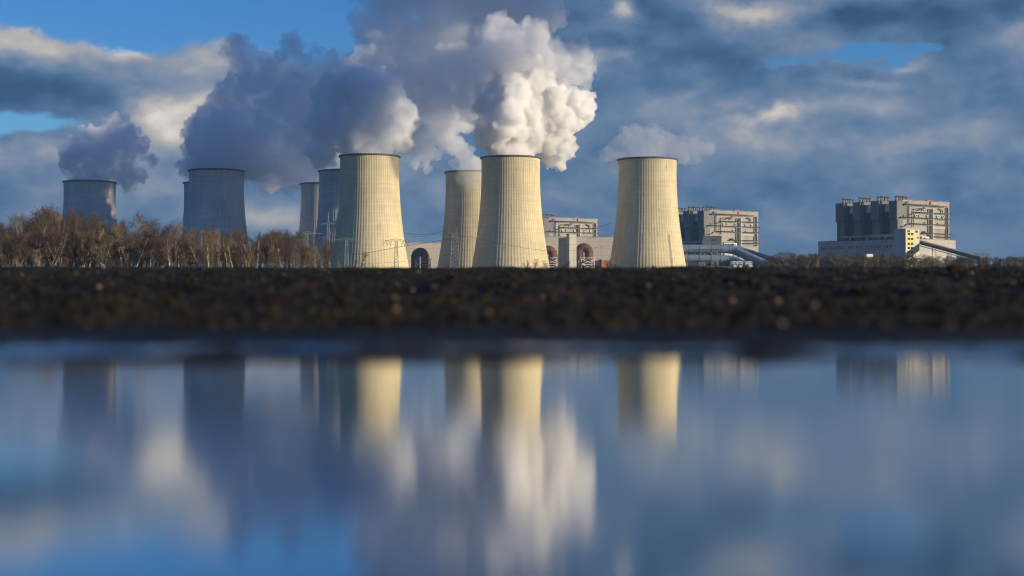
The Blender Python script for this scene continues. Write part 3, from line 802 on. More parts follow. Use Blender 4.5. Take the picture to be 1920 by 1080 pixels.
for zx in WX:
    for zy in (494, 548):
        yy = fs.y_at(RX(zx), sx0)
        wo_ = link_mesh('window', win_me, sv, (sx0-0.01, yy, zt*(0.80 if zy < 500 else 0.36)))
        wo_.scale = (1, 1.0, 1.5)
# yellow stair tower at the corner
st = empty('stair_tower', fs.o, RZ)
tag(st, 'pale yellow stair tower with small windows at the end of the service block', 'tower building')
hT = fs.z_at(RY(366), 0, 0); wT = fs.x_at(RX(1023), 0); lT = fs.y_at(RX(808), 0)
b = MB(); b.box(0, 0, 0, wT, lT, hT)
b.build('wall', M['service_wall'], st)
b = MB(); b.box(0.0, -0.25, 0, wT, -0.004, hT); b.build('front_wall', M['yellow_wall'], st)
b = MB(); b.box(-0.3, -0.3, hT, wT+0.3, lT+0.3, hT+1.0); b.build('parapet', M['service_wall'], st)
for zy in (383, 406, 447, 490, 526, 562, 598):
    for zx in (932, 960):
        if zy == 383: zx = 930 if zx == 932 else 998
        w_ = link_mesh('window', win_me, st, (fs.x_at(RX(zx), 0), -0.26, fs.z_at(RY(zy), 8, 0)))
        w_.rotation_euler = (0, 0, PI/2); w_.scale = (1, 1.9, 1.1)
w_ = link_mesh('window', win_me, st, (fs.x_at(RX(1010), 0), -0.26, fs.z_at(RY(434), 8, 0))); w_.rotation_euler = (0, 0, PI/2)
# pale annex hall
fa = Frame(1712, 1675, RZ)
an = empty('annex_hall', fa.o, RZ)
tag(an, 'low pale windowless hall at the foot of the large boiler house behind the conveyor', 'hall')
xa = fa.x_at(RX(1335), 0)
ha = fa.z_at(RY(458), xa/2, 0)
b = MB(); b.box(0, 0, 0, xa, 30, ha); b.build('wall', M['hall_wall'], an)
b = MB(); b.box(-0.3, -0.3, ha, xa+0.3, 30.3, ha+0.9); b.build('roof', M['panel_grey'], an)
for k in range(5):
    b = MB(); b.box(3+k*7, 6, ha+0.91, 6+k*7, 10, ha+3.2); b.build('roof_vent', M['steel'], an)
# sloping coal conveyor bridge
def conveyor(label, p0, D0, p1, D1, r=2.3):
    a_ = Vector((PX(p0[0], D0), D0, PZ(p0[1], D0))); c_ = Vector((PX(p1[0], D1), D1, PZ(p1[1], D1)))
    root = empty('conveyor_bridge', (a_.x, a_.y, float(ground_z(0, D0))))
    tag(root, label, 'conveyor')
    o_ = Vector(root.location); d = c_-a_; n = d.cross(Vector((0, 0, 1))).normalized(); up = Vector((0, 0, 1))
    def quadbox(z0, z1, w):
        m_ = MB(); b0 = []
        for P in (a_-o_, c_-o_):
            for sgn in (-1, 1):
                for z in (z0, z1): b0.append(tuple(P + n*sgn*w + up*z))
        m_.v = b0
        for q in ((0, 1, 3, 2), (4, 6, 7, 5), (0, 4, 5, 1), (2, 3, 7, 6), (1, 5, 7, 3), (0, 2, 6, 4)): m_.face(list(q))
        return m_
    quadbox(-r, -r*0.2, 2.6).build('gallery', M['pipe_dark'], root)
    quadbox(-r*0.19, r*0.45, 2.4).build('glazing', M['panel_dark'], root)
    quadbox(r*0.46, r*0.8, 3.0).build('roof', M['panel_grey'], root)
    quadbox(-r*2.0, -r*1.75, 2.2).build('lower_chord', M['white_metal'], root)
    for t_ in (0.25, 0.5, 0.75):
        P = (a_-o_).lerp(c_-o_, t_); m_ = MB()
        for sgn in (-1, 1): m_.bar((P+n*2.2*sgn+Vector((0, 0, -r))), Vector(((P+n*3.4*sgn).x, (P+n*3.4*sgn).y, 0)), 0.45)
        m_.bar(P+n*2.6+Vector((0, 0, -P.z*0.5)), P-n*2.6+Vector((0, 0, -P.z*0.5)), 0.3)
        m_.build('trestle', M['steel'], root)
conveyor('dark coal conveyor bridge sloping down from the yellow stair tower to the treeline', (RX(1022), RY(472)), 1655, (RX(1560), RY(616)), 1560)
conveyor('grey conveyor bridge sloping down beside the big bluish flue duct', (1384, 464), 1950, (1452, 487), 1760, 2.0)

# grey blocks at the foot of the middle boiler house
def simple_block(name, label, cat, px0, px1, top, D, depth, mat, rz=RZ, windows=(), roof=None, eave=0.8):
    f = Frame(px0, D, rz); root = empty(name, f.o, rz); tag(root, label, cat)
    x1 = f.x_at(px1, 0); h = f.z_at(top, x1/2, 0)
    b_ = MB(); b_.box(0, 0, 0, x1, depth, h); b_.build('wall', mat, root)
    b_ = MB(); b_.box(-0.4, -0.4, h, x1+0.4, depth+0.4, h+eave); b_.build('roof', roof or M['panel_grey'], root)
    for (wx_, wy_) in windows:
        xw = f.x_at(wx_, 0); w2 = link_mesh('window', win_me, root, (xw, 0.0, f.z_at(wy_, xw, 0))); w2.rotation_euler = (0, 0, PI/2); w2.scale = (1, 1.3, 1.0)
    return f, root, x1, h
simple_block('pump_house', 'plain grey block with four tiny windows above the bluish ducts', 'building', 1318, 1353, 443, 1960, 8, M['panel_dark'], R(-4),
             [(1336, 450), (1341.5, 450), (1336, 458.5), (1341.5, 458.5)])
simple_block('annex_hall', 'pale hall corner between the bluish ducts and the grey boiler house', 'hall', 1352, 1422, 462, 1985, 25, M['hall_wall'], R(20))
simple_block('control_cabin', 'small white cabin with dark windows on the pale hall by the ducts', 'cabin', 1358, 1377, 455.5, 1960, 6, M['white_metal'], R(12), [(1361, 459), (1366, 459), (1371, 459), (1375, 459)])

# turbine halls between the towers, with stair slabs and rust ducts
simple_block('turbine_hall', 'pale turbine hall wall seen between the tall tower and the half hidden tower', 'hall', 740, 850, 456, 1900, 40, M['hall_wall'], R(12))
simple_block('turbine_hall', 'wide pale turbine hall wall behind the rust-red duct and the red shed', 'hall', 1000, 1165, 444.5, 1900, 40, M['hall_wall'], R(10))
def slab(label, px0, pxm, px1, top, D, split=None):
    f = Frame(pxm, D, R(38)); root = empty('stair_slab', f.o, R(38)); tag(root, label, 'tower building')
    x1 = f.x_at(px1, 0); y1 = f.y_at(px0, 0); h = f.z_at(top, 0, 0)
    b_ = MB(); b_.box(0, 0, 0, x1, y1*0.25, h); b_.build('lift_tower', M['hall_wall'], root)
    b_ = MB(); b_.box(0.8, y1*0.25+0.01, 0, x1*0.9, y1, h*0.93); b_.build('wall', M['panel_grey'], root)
    b_ = MB(); b_.box(-0.3, -0.3, h, x1+0.3, y1*0.25+0.3, h+0.8); b_.build('coping', M['panel_grey'], root)
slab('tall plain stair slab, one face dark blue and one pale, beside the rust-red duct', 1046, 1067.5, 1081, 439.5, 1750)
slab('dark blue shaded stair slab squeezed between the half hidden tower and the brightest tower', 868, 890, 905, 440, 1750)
def lattice_box(m_, x0, x1, y0, y1, z0, z1, r, n):
    for x in (x0, x1):
        for y in (y0, y1): m_.bar((x, y, z0), (x, y, z1), r)
    for k in range(n):
        za = z0+(z1-z0)*k/n; zb = z0+(z1-z0)*(k+1)/n
        m_.bar((x0, y0, za), (x1, y0, zb), r*0.7); m_.bar((x1, y0, za), (x0, y0, zb), r*0.7)
        m_.bar((x0, y0, zb), (x1, y0, zb), r*0.7); m_.bar((x0, y1, zb), (x1, y1, zb), r*0.7)
        m_.bar((x0, y0, za), (x0, y1, zb), r*0.7); m_.bar((x1, y0, za), (x1, y1, zb), r*0.7)
def rust_duct(label, px, top, D, tlabel):
    gz = float(ground_z(0, D)); root = empty('rust_duct', (PX(px, D), D, gz), R(-4)); tag(root, label, 'duct', 'rust-red ducts')
    zt_ = PZ(top, D)-gz; rr = 5.6; R_ = 6.2
    zc = zt_-R_-rr
    pts = [(-R_, 0, 0), (-R_, 0, zc)] + [(-R_*math.cos(a_), 0, zc+R_*math.sin(a_)) for a_ in np.linspace(0.15, PI-0.15, 9)] + [(R_, 0, zc), (R_, 0, 6)]
    m_ = MB(); m_.tube(pts, rr*0.98, 18); m_.build('bend', M['rust'], root)
    for z in (zc, 12.0):
        m_ = MB(); m_.lathe([(rr+0.6, z-0.5), (rr+0.6, z+0.5)], 18, R_, 0); m_.build('flange', M['rust'], root)
    tr = empty('steel_trestle', (PX(px+5, D-14), D-14, gz), R(20)); tag(tr, tlabel, 'trestle', 'steel trestles by the rust ducts')
    m_ = MB(); lattice_box(m_, -9, 9, -4, 4, 0, 19, 0.42, 3); m_.build('frame', M['white_metal'], tr)
    m_ = MB(); m_.box(-10, -5, 19.02, 10, 5, 19.6); m_.build('deck', M['steel'], tr)
    m_ = MB()
    for x in (-10, -5, 0, 5, 10): m_.bar((x, -5, 19.6), (x, -5, 21.2), 0.15)
    m_.bar((-10, -5, 21.2), (10, -5, 21.2), 0.15); m_.build('railing', M['white_metal'], tr)
rust_duct('rust-red bent duct between the tall tower and the half hidden tower', 788, 464, 1800, 'white steel trestle in front of the duct beside the half hidden tower')
rust_duct('rust-red bent duct next to the tall plain stair slab', 1095, 455.5, 1800, 'white steel trestle in front of the duct beside the stair slab')
rust_duct('rust-red duct barely showing past the foot of the brightest tower', 1028, 460, 1800, 'steel trestle past the foot of the brightest tower')

# big bluish flue ducts
def flue(label, pts, r, D):
    P = [Vector((PX(x, d), d, PZ(y, d))) for x, y, d in pts]
    o_ = Vector((P[0].x, P[0].y, float(ground_z(0, D))))
    root = empty('flue_duct', o_); tag(root, label, 'duct', 'bluish flue ducts')
    # smooth the bends
    Q_ = []
    for i in range(len(P)-1):
        for t_ in np.linspace(0, 1, 9)[:-1]: Q_.append(P[i].lerp(P[i+1], t_))
    Q_.append(P[-1])
    for _ in range(6): Q_ = [Q_[0]] + [(Q_[i-1]+Q_[i]*2+Q_[i+1])/4 for i in range(1, len(Q_)-1)] + [Q_[-1]]
    m_ = MB(); m_.tube([q-o_ for q in Q_], r, 20); m_.build('pipe', M['duct_blue'], root)
    for i in range(2, len(Q_)-2, 4):
        t_ = (Q_[i+1]-Q_[i-1]).normalized(); m_ = MB(); m_.tube([Q_[i]-o_-t_*0.35, Q_[i]-o_+t_*0.35], r+0.22, 20); m_.build('band', M['duct_blue'], root)
    for i in range(4, len(Q_)-6, 7):
        q = Q_[i]-o_
        if q.z > r+3:
            m_ = MB(); lattice_box(m_, q.x-3, q.x+3, q.y-2, q.y+2, 0, q.z-r, 0.35, 3); m_.build('support', M['steel'], root)
flue('upper bluish flue duct bending down to the ground beside the thinly steaming tower', [(1268, 466.5, 1640), (1300, 466.5, 1640), (1345, 466, 1640), (1376, 468, 1640), (1405, 482, 1630), (1432, 494, 1620), (1450, 503, 1610)], 4.9, 1640)
flue('lower bluish flue duct running under the upper one', [(1268, 484, 1600), (1300, 484, 1600), (1345, 485, 1600), (1372, 486, 1600), (1392, 494, 1590), (1408, 504, 1580)], 4.2, 1600)
tr = empty('steel_trestle', (PX(1340, 1560), 1560, float(ground_z(0, 1560)))); tag(tr, 'greenish lattice trestle in front of the bluish flue ducts', 'trestle')
m_ = MB(); lattice_box(m_, -3, 3, -2, 2, 0, 24, 0.28, 5); m_.bar((-3, -2, 20), (-10, -2, 25), 0.3); m_.build('frame', M['steel'], tr)
m_ = MB(); m_.box(-26, -2.5, 24.02, 10, 2.5, 24.7); m_.build('deck', M['pipe_dark'], tr)

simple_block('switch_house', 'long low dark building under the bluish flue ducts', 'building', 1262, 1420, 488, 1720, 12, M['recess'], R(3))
# white tanks with railed tops
def white_tank(px, label):
    D = 900; gz = float(ground_z(0, D)); root = empty('white_tank', (PX(px, D), D, gz), R(10)); tag(root, label, 'tank', 'white tanks by the flue ducts')
    m_ = MB(); m_.lathe([(1.8, 0), (2.0, 0.6), (2.0, 2.3), (1.7, 3.0), (0.5, 3.4)], 20); m_.build('body', M['white_metal'], root)
    m_ = MB()
    for x in (-1.7, 0.0, 1.7):
        for y in (-1.2, 1.2): m_.bar((x, y, 3.2), (x, y, 5.6), 0.16)
    for y in (-1.2, 1.2): m_.bar((-1.8, y, 5.6), (1.8, y, 5.6), 0.18); m_.bar((-1.8, y, 4.5), (1.8, y, 4.5), 0.12)
    for x in (-1.7, 1.7): m_.bar((x, -1.2, 5.6), (x, 1.2, 5.6), 0.16)
    m_.build('railing', M['white_metal'], root)
white_tank(1376, 'white tank with railed top nearest the thinly steaming tower')
white_tank(1386.5, 'middle one of the three white railed tanks by the ducts')
white_tank(1404, 'white railed tank standing closest to the low end of the bluish duct')
fe = empty('pipe_bridge', (PX(1296, 950), 950, float(ground_z(0, 950)))); tag(fe, 'low pipe rack with rails between the tower foot and the white tanks', 'pipe rack')
m_ = MB(); m_.tube([(0, 0, 3.2), (26, 0, 2.2)], 0.3, 6); m_.tube([(0, 0.8, 2.4), (26, 0.8, 1.8)], 0.25, 6); m_.build('pipe', M['steel'], fe)
m_ = MB()
for k in range(10): m_.bar((k*2.8, 0.4, 0), (k*2.8, 0.4, 3.6 if k % 3 == 0 else 2.6), 0.14)
m_.build('post', M['steel'], fe)
# red shed, white kiosk
simple_block('shed', 'small red brick shed among scrub in front of the turbine hall', 'shed', 1128, 1142, 488, 1250, 5, M['brick_red'], R(20))
simple_block('kiosk', 'tiny white kiosk roof at the foot of the windowed service block', 'kiosk', 1625, 1636, 482, 1500, 5, M['panel_dark'], R(15), roof=M['white_metal'], eave=3.2)

# ---------------------------------------------------------------- pylons and cables
def t_pylon(px, arm_y, arm0, arm1, D, label, two=False):
    gz = float(ground_z(0, D)); root = empty('pylon', (PX(px, D), D, gz), 0.0); tag(root, label, 'pylon', 'lattice pylons')
    h = PZ(arm_y, D)-gz; k = D/F
    m_ = MB(); w0 = 1.5; w1 = 0.75; n = max(6, int(h/2.2))
    def cor(z, sx_, sy_):
        w = w0+(w1-w0)*z/h; return (sx_*w, sy_*w, z)
    for sx_ in (-1, 1):
        for sy_ in (-1, 1): m_.bar(cor(0, sx_, sy_), cor(h, sx_, sy_), 0.16)
    for i in range(n):
        za, zb = h*i/n, h*(i+1)/n
        for (a_, b_) in (((-1, -1), (1, -1)), ((1, -1), (1, 1)), ((1, 1), (-1, 1)), ((-1, 1), (-1, -1))):
            m_.bar(cor(za, *a_), cor(zb, *b_), 0.09); m_.bar(cor(zb, *a_), cor(za, *b_), 0.09)
    m_.build('mast', M['steel'], root)
    m_ = MB(); xl, xr = (arm0-px)*k, (arm1-px)*k
    for y in (-0.7, 0.7):
        m_.bar((xl, 0, h), (0, y, h+1.7), 0.12); m_.bar((xr, 0, h), (0, y, h+1.7), 0.12); m_.bar((xl, 0, h), (0, y, h), 0.13); m_.bar((xr, 0, h), (0, y, h), 0.13)
    for i in range(1, 8):
        for e in (xl, xr):
            t0, t1 = i/8, (i-0.5)/8
            m_.bar((e*t0, 0, h), (e*t1, 0, h+1.7*(1-t1)), 0.08); m_.bar((e*t1, 0, h+1.7*(1-t1)), (e*(i-1)/8, 0, h), 0.08)
    m_.build('crossarm', M['steel'], root)
    for t_ in (0.45, 0.68, 0.93):
        for e in (xl, xr):
            m_ = MB(); m_.bar((e*t_-0.9, 0, h), (e*t_, 0, h-2.6), 0.12); m_.bar((e*t_+0.9, 0, h), (e*t_, 0, h-2.6), 0.12); m_.bar((e*t_, 0, h-2.6), (e*t_, 0, h-3.4), 0.2)
            m_.build('insulator', M['pipe_dark'], root)
    if two:
        m_ = MB(); m_.bar((0, 0, h+1.6), (0, 0, h+9), 0.3)
        for sgn in (-1, 1): m_.bar((0, 0, h+9), (sgn*0.7, 0, h+1.6), 0.12)
        m_.build('peak', M['steel'], root)
        m_ = MB()
        for e in (xl*0.75, xr*0.75): m_.bar((e, 0, h-7), (0, 0, h-5.8), 0.12); m_.bar((e, 0, h-7), (0, 0, h-7), 0.12)
        m_.build('lower_crossarm', M['steel'], root)
    return root
t_pylon(743, 452, 718, 766, 1000, 'T-shaped lattice pylon before the lit half of the tall tower')
t_pylon(650, 450, 624, 676, 1010, 'T-shaped lattice pylon before the shaded edge of the tall tower')
t_pylon(575, 438, 561, 603, 1060, 'faint T-shaped pylon above the thin end of the bare wood')
t_pylon(615.5, 420, 601, 629, 1100, 'tall pointed lattice pylon before the dark shaded tower', True)
t_pylon(1723, 484, 1709, 1744, 880, 'low T-shaped pylon in the scrub before the yellow stair tower')
t_pylon(1843, 475, 1828, 1858, 1100, 'distant T-shaped pylon rising from the scrub beyond the conveyor')
t_pylon(337, 426, 331, 343, 1100, 'slim pylon tip sticking out of the wood beside the shaded tower', True)
# lattice portal
D = 1180; gz = float(ground_z(0, D))
po = empty('pylon', (PX(853, D), D, gz)); tag(po, 'wide lattice portal pylon before the half hidden tower', 'pylon', 'lattice pylons')
m_ = MB(); h = PZ(437, D)-gz
def pc(z, a, b): w = 3.9+(2.2-3.9)*z/h; return (a*w, b*w*0.8, z)
for a_ in (-1, 1):
    for b_ in (-1, 1): m_.bar(pc(0, a_, b_), pc(h, a_, b_), 0.22)
for i in range(9):
    za, zb = h*i/9, h*(i+1)/9
    for (a_, b_) in (((-1, -1), (1, -1)), ((1, -1), (1, 1)), ((1, 1), (-1, 1)), ((-1, 1), (-1, -1))):
        m_.bar(pc(za, *a_), pc(zb, *b_), 0.13); m_.bar(pc(zb, *a_), pc(za, *b_), 0.13); m_.bar(pc(zb, *a_), pc(zb, *b_), 0.13)
m_.build('mast', M['steel'], po)
m_ = MB(); m_.bar((-6.5, 0, h-4.2), (4.5, 0, h-4.2), 0.25); m_.bar((-6.5, 0, h-4.2), (0, 0, h-2.5), 0.18); m_.bar((-2.2, 0, h), (-6, 0, h+0.4), 0.2); m_.build('crossarm', M['steel'], po)
m_ = MB(); m_.bar((-6, 0, h-4.2), (-5.6, 0, h+5.5), 0.2); m_.bar((1.4, 0, h), (1.6, 0, h+6), 0.2); m_.build('peak', M['steel'], po)
def cable(label, pts, D, r=0.13):
    P = [Vector((PX(x, D), D, PZ(y, D))) for x, y in pts]
    o_ = P[0]; m_ = MB()
    # Catmull-Rom through the points
    S = []
    ext = [P[0]*2-P[1]] + P + [P[-1]*2-P[-2]]
    for i in range(1, len(ext)-2):
        for t in np.linspace(0, 1, 9)[:-1]:
            a, b, c, d = ext[i-1], ext[i], ext[i+1], ext[i+2]
            S.append(0.5*((2*b)+(c-a)*t+(2*a-5*b+4*c-d)*t*t+(3*b-a-3*c+d)*t**3))
    S.append(P[-1])
    m_.tube([q-o_ for q in S], r, 4, True, False)
    tag(m_.build('power_cable', M['cable'], None, o_), label, 'cable', 'power cables')
cable('cable sagging from the T-shaped pylons across the tall tower to the lattice portal', [(650, 479), (700, 472), (743, 464), (800, 455), (853, 446.5)], 1090, 0.19)
cable('cable drooping from the lattice portal across the brightest tower', [(853, 446.5), (880, 444), (960, 461), (1035, 471), (1090, 468), (1143, 460)], 1150, 0.12)
cable('high thin cable in the gap right of the tall tower', [(755, 437), (785, 439.5), (808, 438.5), (838, 431)], 1180, 0.16)
cable('second high thin cable just under the other in the gap by the tall tower', [(755, 441), (790, 443), (838, 436)], 1190, 0.10)
cable('upper cable reaching the thinly steaming tower from the facade of pipes', [(1098, 431), (1125, 425), (1152, 417)], 1250, 0.16)
cable('lower cable reaching the thinly steaming tower above the turbine hall roof', [(1100, 447), (1130, 443), (1152, 437)], 1250, 0.13)
cable('faint cable pair line over the foot of the tall tower', [(640, 492), (700, 494), (770, 489)], 1090, 0.09)

# ---------------------------------------------------------------- trees
def tube_arrays(segs, n):
    """segs: list of (p0, p1, r0, r1) -> verts, quads"""
    P0 = np.array([s[0] for s in segs]); P1 = np.array([s[1] for s in segs])
    r0 = np.array([s[2] for s in segs]); r1 = np.array([s[3] for s in segs])
    d = P1-P0; d /= np.linalg.norm(d, axis=1, keepdims=True)+1e-9
    ref = np.where(np.abs(d[:, 2:3]) > 0.9, np.array([[1.0, 0, 0]]), np.array([[0, 0, 1.0]]))
    a = np.cross(d, ref); a /= np.linalg.norm(a, axis=1, keepdims=True)+1e-9
    c = np.cross(d, a)
    m_ = len(segs); vs = []
    for P, r in ((P0, r0), (P1, r1)):
        for k in range(n):
            th = 2*PI*k/n
            vs.append(P + (a*math.cos(th)+c*math.sin(th))*r[:, None])
    v = np.stack(vs, 1).reshape(-1, 3)
    base = (np.arange(m_)*2*n)[:, None]
    q = np.concatenate([base + np.array([[k, (k+1) % n, n+(k+1) % n, n+k]]) for k in range(n)])
    return v, q
def grow_tree(seed, H, style):
    rnd = random.Random(seed)
    thick = []; thin = []
    def rv(): return Vector((rnd.gauss(0, 1), rnd.gauss(0, 1), rnd.gauss(0, 1))).normalized()
    def limb(p, d, L, r, lev, maxlev):
        n = 5 if lev < 2 else 3
        q = p.copy()
        for i in range(n):
            wob = 0.20 if lev == 0 else 0.36
            lift = 0.05 if style != 'dome' else 0.0
            d = (d + rv()*wob + Vector((0, 0, lift))).normalized()
            e = q + d*(L/n)
            ra = r*(1-0.75*i/n); rb_ = r*(1-0.75*(i+1)/n)
            (thick if lev < 2 else thin).append((tuple(q), tuple(e), max(ra, 0.017), max(rb_, 0.014)))
            if lev < maxlev:
                t = (i+1)/n
                lowfree = 0.30 if style == 'dome' else 0.25
                if lev > 0 or t > lowfree:
                    kids = {0: 3 if style != 'birch' else 2, 1: 3, 2: 3, 3: 2}[lev]
                    for k in range(kids):
                        side = rv(); side = (side - d*side.dot(d)).normalized()
                        ang = rnd.uniform(0.5, 1.05) if style == 'dome' else rnd.uniform(0.35, 0.85)
                        nd = (d*math.cos(ang) + side*math.sin(ang)).normalized()
                        f = {0: 0.50 if style == 'dome' else 0.36, 1: 0.52, 2: 0.55, 3: 0.6}[lev]
                        nl = L*f*rnd.uniform(0.6, 1.1)*(1.1-0.45*t if lev == 0 else 1.0)
                        limb(q.lerp(e, rnd.random()), nd, nl, max(rb_*0.62, 0.012), lev+1, maxlev)
            q = e
    stems = {'dome': 1, 'birch': rnd.choice([1, 2]), 'multi': 3}[style]
    for s_ in range(stems):
        d = (Vector((0, 0, 1)) + Vector((rnd.gauss(0, 0.12), rnd.gauss(0, 0.12), 0))*(0.7 if stems == 1 else 1.3)).normalized()
        limb(Vector((rnd.uniform(-.2, .2), rnd.uniform(-.2, .2), -0.3)), d, H*rnd.uniform(0.86, 1.0)*(0.84 if style == 'dome' else 0.95), H*0.021 if stems == 1 else H*0.014, 0, 4 if style == 'dome' else 4)
    zmax = max(max(s[0][2], s[1][2]) for s in thin)
    return thick, thin, zmax
PROTO = []
def make_proto(name, seed, style, bark, twig):
    thick, thin, zm = grow_tree(seed, 12.0, style)
    if len(thin) > 8500:
        random.Random(seed).shuffle(thin); thin = thin[:8500]
    v, q = tube_arrays(thick, 5); tm = np_mesh(name+'_trunk', v, q, True, [M[bark]])
    v, q = tube_arrays(thin, 3); cm = np_mesh(name+'_crown', v, q, False, [M[twig]])
    return (name, tm, cm, zm)
for i, (sty, bk, tw) in enumerate([('dome', 'bark_brown', 'twig_red'), ('dome', 'bark_brown', 'twig_brown'), ('dome', 'bark_grey', 'twig_red'), ('multi', 'bark_grey', 'twig_brown'), ('multi', 'bark_brown', 'twig_red'),
                                   ('birch', 'bark_birch', 'twig_straw'), ('birch', 'bark_birch', 'twig_brown'), ('birch', 'bark_birch', 'twig_straw'), ('multi', 'bark_birch', 'twig_straw')]):
    PROTO.append(make_proto('birch_tree' if bk == 'bark_birch' else 'bare_tree', 100+i*7, sty, bk, tw))
def plant(pi, px, top, D, label, group, rnd, cat='tree', name=None, wide=1.0):
    nm, tm, cm, zm = PROTO[pi]
    x = PX(px, D); gz = float(ground_z(0, D)); s = (PZ(top, D)-gz)/zm
    root = empty(name or nm, (x, D, gz), rnd.uniform(0, 2*PI))
    root.scale = (s*wide, s*wide, s)
    tag(root, label, cat, group)
    link_mesh('trunk', tm, root); link_mesh('crown', cm, root)
    return root
rnd = random.Random(5)
TOPX = [-150, 0, 40, 90, 140, 170, 210, 240, 270, 300, 330, 360, 400, 440, 470, 500, 540, 580, 610, 640]
TOPY = [420, 414, 400, 390, 398, 402, 406, 404, 402, 410, 414, 428, 424, 426, 440, 422, 424, 440, 446, 478]
for row, (D, step) in enumerate(((285, 11.0), (325, 10.0), (375, 9.5))):
    px = -110.0
    while px < 622:
        t_ = np.interp(px, TOPX, TOPY)
        h_ = 506-t_
        top = 506 - h_*(rnd.uniform(0.66, 1.02) if row < 2 else rnd.uniform(0.86, 1.12))
        left = px < 180
        if row == 0: pi = rnd.choice([5, 6, 7, 8, 3, 4, 7])
        elif left: pi = rnd.choice([0, 1, 2, 0, 1, 4])
        else: pi = rnd.choice([1, 3, 4, 6, 3, 5, 2, 8])
        seg = next(t for lim, t in ((25, 'at the outer edge of the photo'), (118, 'where the crowns stand highest'), (222, 'before the shaded edge tower'), (335, 'between the two shaded towers'), (470, 'before the large shaded tower'), (555, 'beyond the large shaded tower'), (999, 'by the faint T-shaped pylon')) if px < lim)
        rowt = ('front row', 'middle row', 'rear row')[row]
        big = 'taller' if (506-top) > h_*0.88 else 'lower'
        if PROTO[pi][0] == 'birch_tree':
            lab = big+' pale birch, '+rowt+' of the wood, '+seg
            grp = 'bare birches of the wood'
        else:
            lab = big+' brown tree, '+rowt+' of the wood, '+seg
            grp = 'brown bare trees of the wood'
        if px < 545 or rnd.random() < 0.6:
            plant(pi, px+rnd.uniform(-4, 4), top, D+rnd.uniform(-12, 12), lab, grp, rnd)
        px += step*rnd.uniform(0.75, 1.3)
# undergrowth of the wood, and low trees of the far treeline
for k in range(70):
    px = rnd.uniform(-100, 660)
    hh = rnd.uniform(14, 42) if px < 600 else rnd.uniform(8, 16)
    plant(rnd.choice([3, 4, 8, 3]), px, 506-hh, rnd.uniform(262, 300), ('knee-low' if hh < 22 else 'mid-high' if hh < 32 else 'tall')+' reddish bush at the wood foot, '+next(t for lim, t in ((118, 'under the highest crowns'), (222, 'before the shaded tower near the edge'), (335, 'in the gap between the two shaded towers'), (470, 'before the large shaded tower'), (999, 'towards the T-shaped pylons')) if px < lim), 'bushes under the wood', rnd, 'bush', 'bare_bush', 1.5)
px = 1438.0
while px < 1990:
    for D in (650, 740):
        top = np.interp(px, [1430, 1470, 1520, 1600, 1700, 1800, 1920], [486, 471, 474, 474, 477, 478, 479]) + rnd.uniform(-3, 7)
        pi = rnd.choice([3, 5, 6, 5, 8, 8]) if D == 650 else rnd.choice([3, 4, 0, 1, 2])
        seg = next(t for lim, t in ((1530, 'between flue ducts and windowed block'), (1600, 'below the far end of the windowed service block'), (1672, 'below the middle of the windowed service block'), (1745, 'before the yellow stair tower'), (1840, 'under the sloping conveyor'), (2200, 'beyond the low end of the conveyor')) if px < lim)
        rowt = {650: 'front', 740: 'rear'}[D]
        if PROTO[pi][0] == 'birch_tree':
            plant(pi, px+rnd.uniform(-4, 4), top, D+rnd.uniform(-20, 20), 'small birch, '+rowt+' of the treeline, '+seg, 'birches of the far treeline', rnd, wide=2.1)
        else:
            plant(pi, px+rnd.uniform(-4, 4), top, D+rnd.uniform(-20, 20), 'small brown tree, '+rowt+' of the treeline, '+seg, 'brown trees of the far treeline', rnd, wide=2.2)
    px += rnd.uniform(6.5, 9.5)
for px, top, lab, w_ in ((988, 487, 'round twiggy bush before the lit foot of the brightest tower', 1.7), (1004, 484, 'taller pale bush before the lit foot of the brightest tower', 1.6), (1022, 487, 'sprawling bush at the right foot corner of the brightest tower', 1.7)):
    plant(8, px, top, 420, lab, 'bushes before the brightest tower', rnd, 'bush', 'bare_bush', w_)
for k in range(12):
    plant(rnd.choice([3, 4]), rnd.uniform(1040, 1155), rnd.uniform(486, 497), rnd.uniform(640, 700), 'reddish scrub bush before the turbine hall and the red shed', 'scrub before the turbine hall', rnd, 'bush', 'bare_bush', 1.4)
plant(8, 903, 497, 420, 'flat pale bush at the shaded foot of the brightest tower', 'bushes before the brightest tower', rnd, 'bush', 'bare_bush', 3.0)
for px, top in ((675, 470), (662, 486), (700, 494), (636, 470)):
    plant(7, px, top, 420, 'thin lone sapling at the foot of the tall tower with pylons', 'saplings by the tall tower', rnd)

# ---------------------------------------------------------------- field clods, stubble and leaves
rs = np.random.default_rng(3)
def scatter(n, ymin, ymax, power=1.0):
    y = ymin*(ymax/ymin)**(rs.random(n)**power)
    x = (rs.random(n)*2-1)*(y*0.40+0.3)
    return x, y
def clod_mesh(n, ymin, ymax, s0, s1, mat, name):
    v0, f0 = ico(1)
    x, y = scatter(n, ymin, ymax)
    z = terrain_z(x, y)
    s = s0*(s1/s0)**rs.random(n)
    V_ = []; 
    for i in range(n):
        dv = v0*(1+0.35*(rs.random((len(v0), 1))-0.5))*np.array([rs.uniform(.7, 1.5), rs.uniform(.7, 1.4), rs.uniform(.5, 1.0)])*s[i]
        V_.append(dv+np.array([x[i], y[i], z[i]+s[i]*0.15]))
    F_ = np.concatenate([f0+i*len(v0) for i in range(n)])
    return np_mesh(name, np.concatenate(V_), F_, False, [mat])
tag(link_mesh('soil_clods', clod_mesh(5000, 2.6, 12.0, 0.005, 0.018, M['soil'], 'soil_clods')), 'clods of dark soil strewn over the field', kind='stuff')
m, B = material('dead_leaf'); geo = B.n('ShaderNodeNewGeometry').outputs['Position']
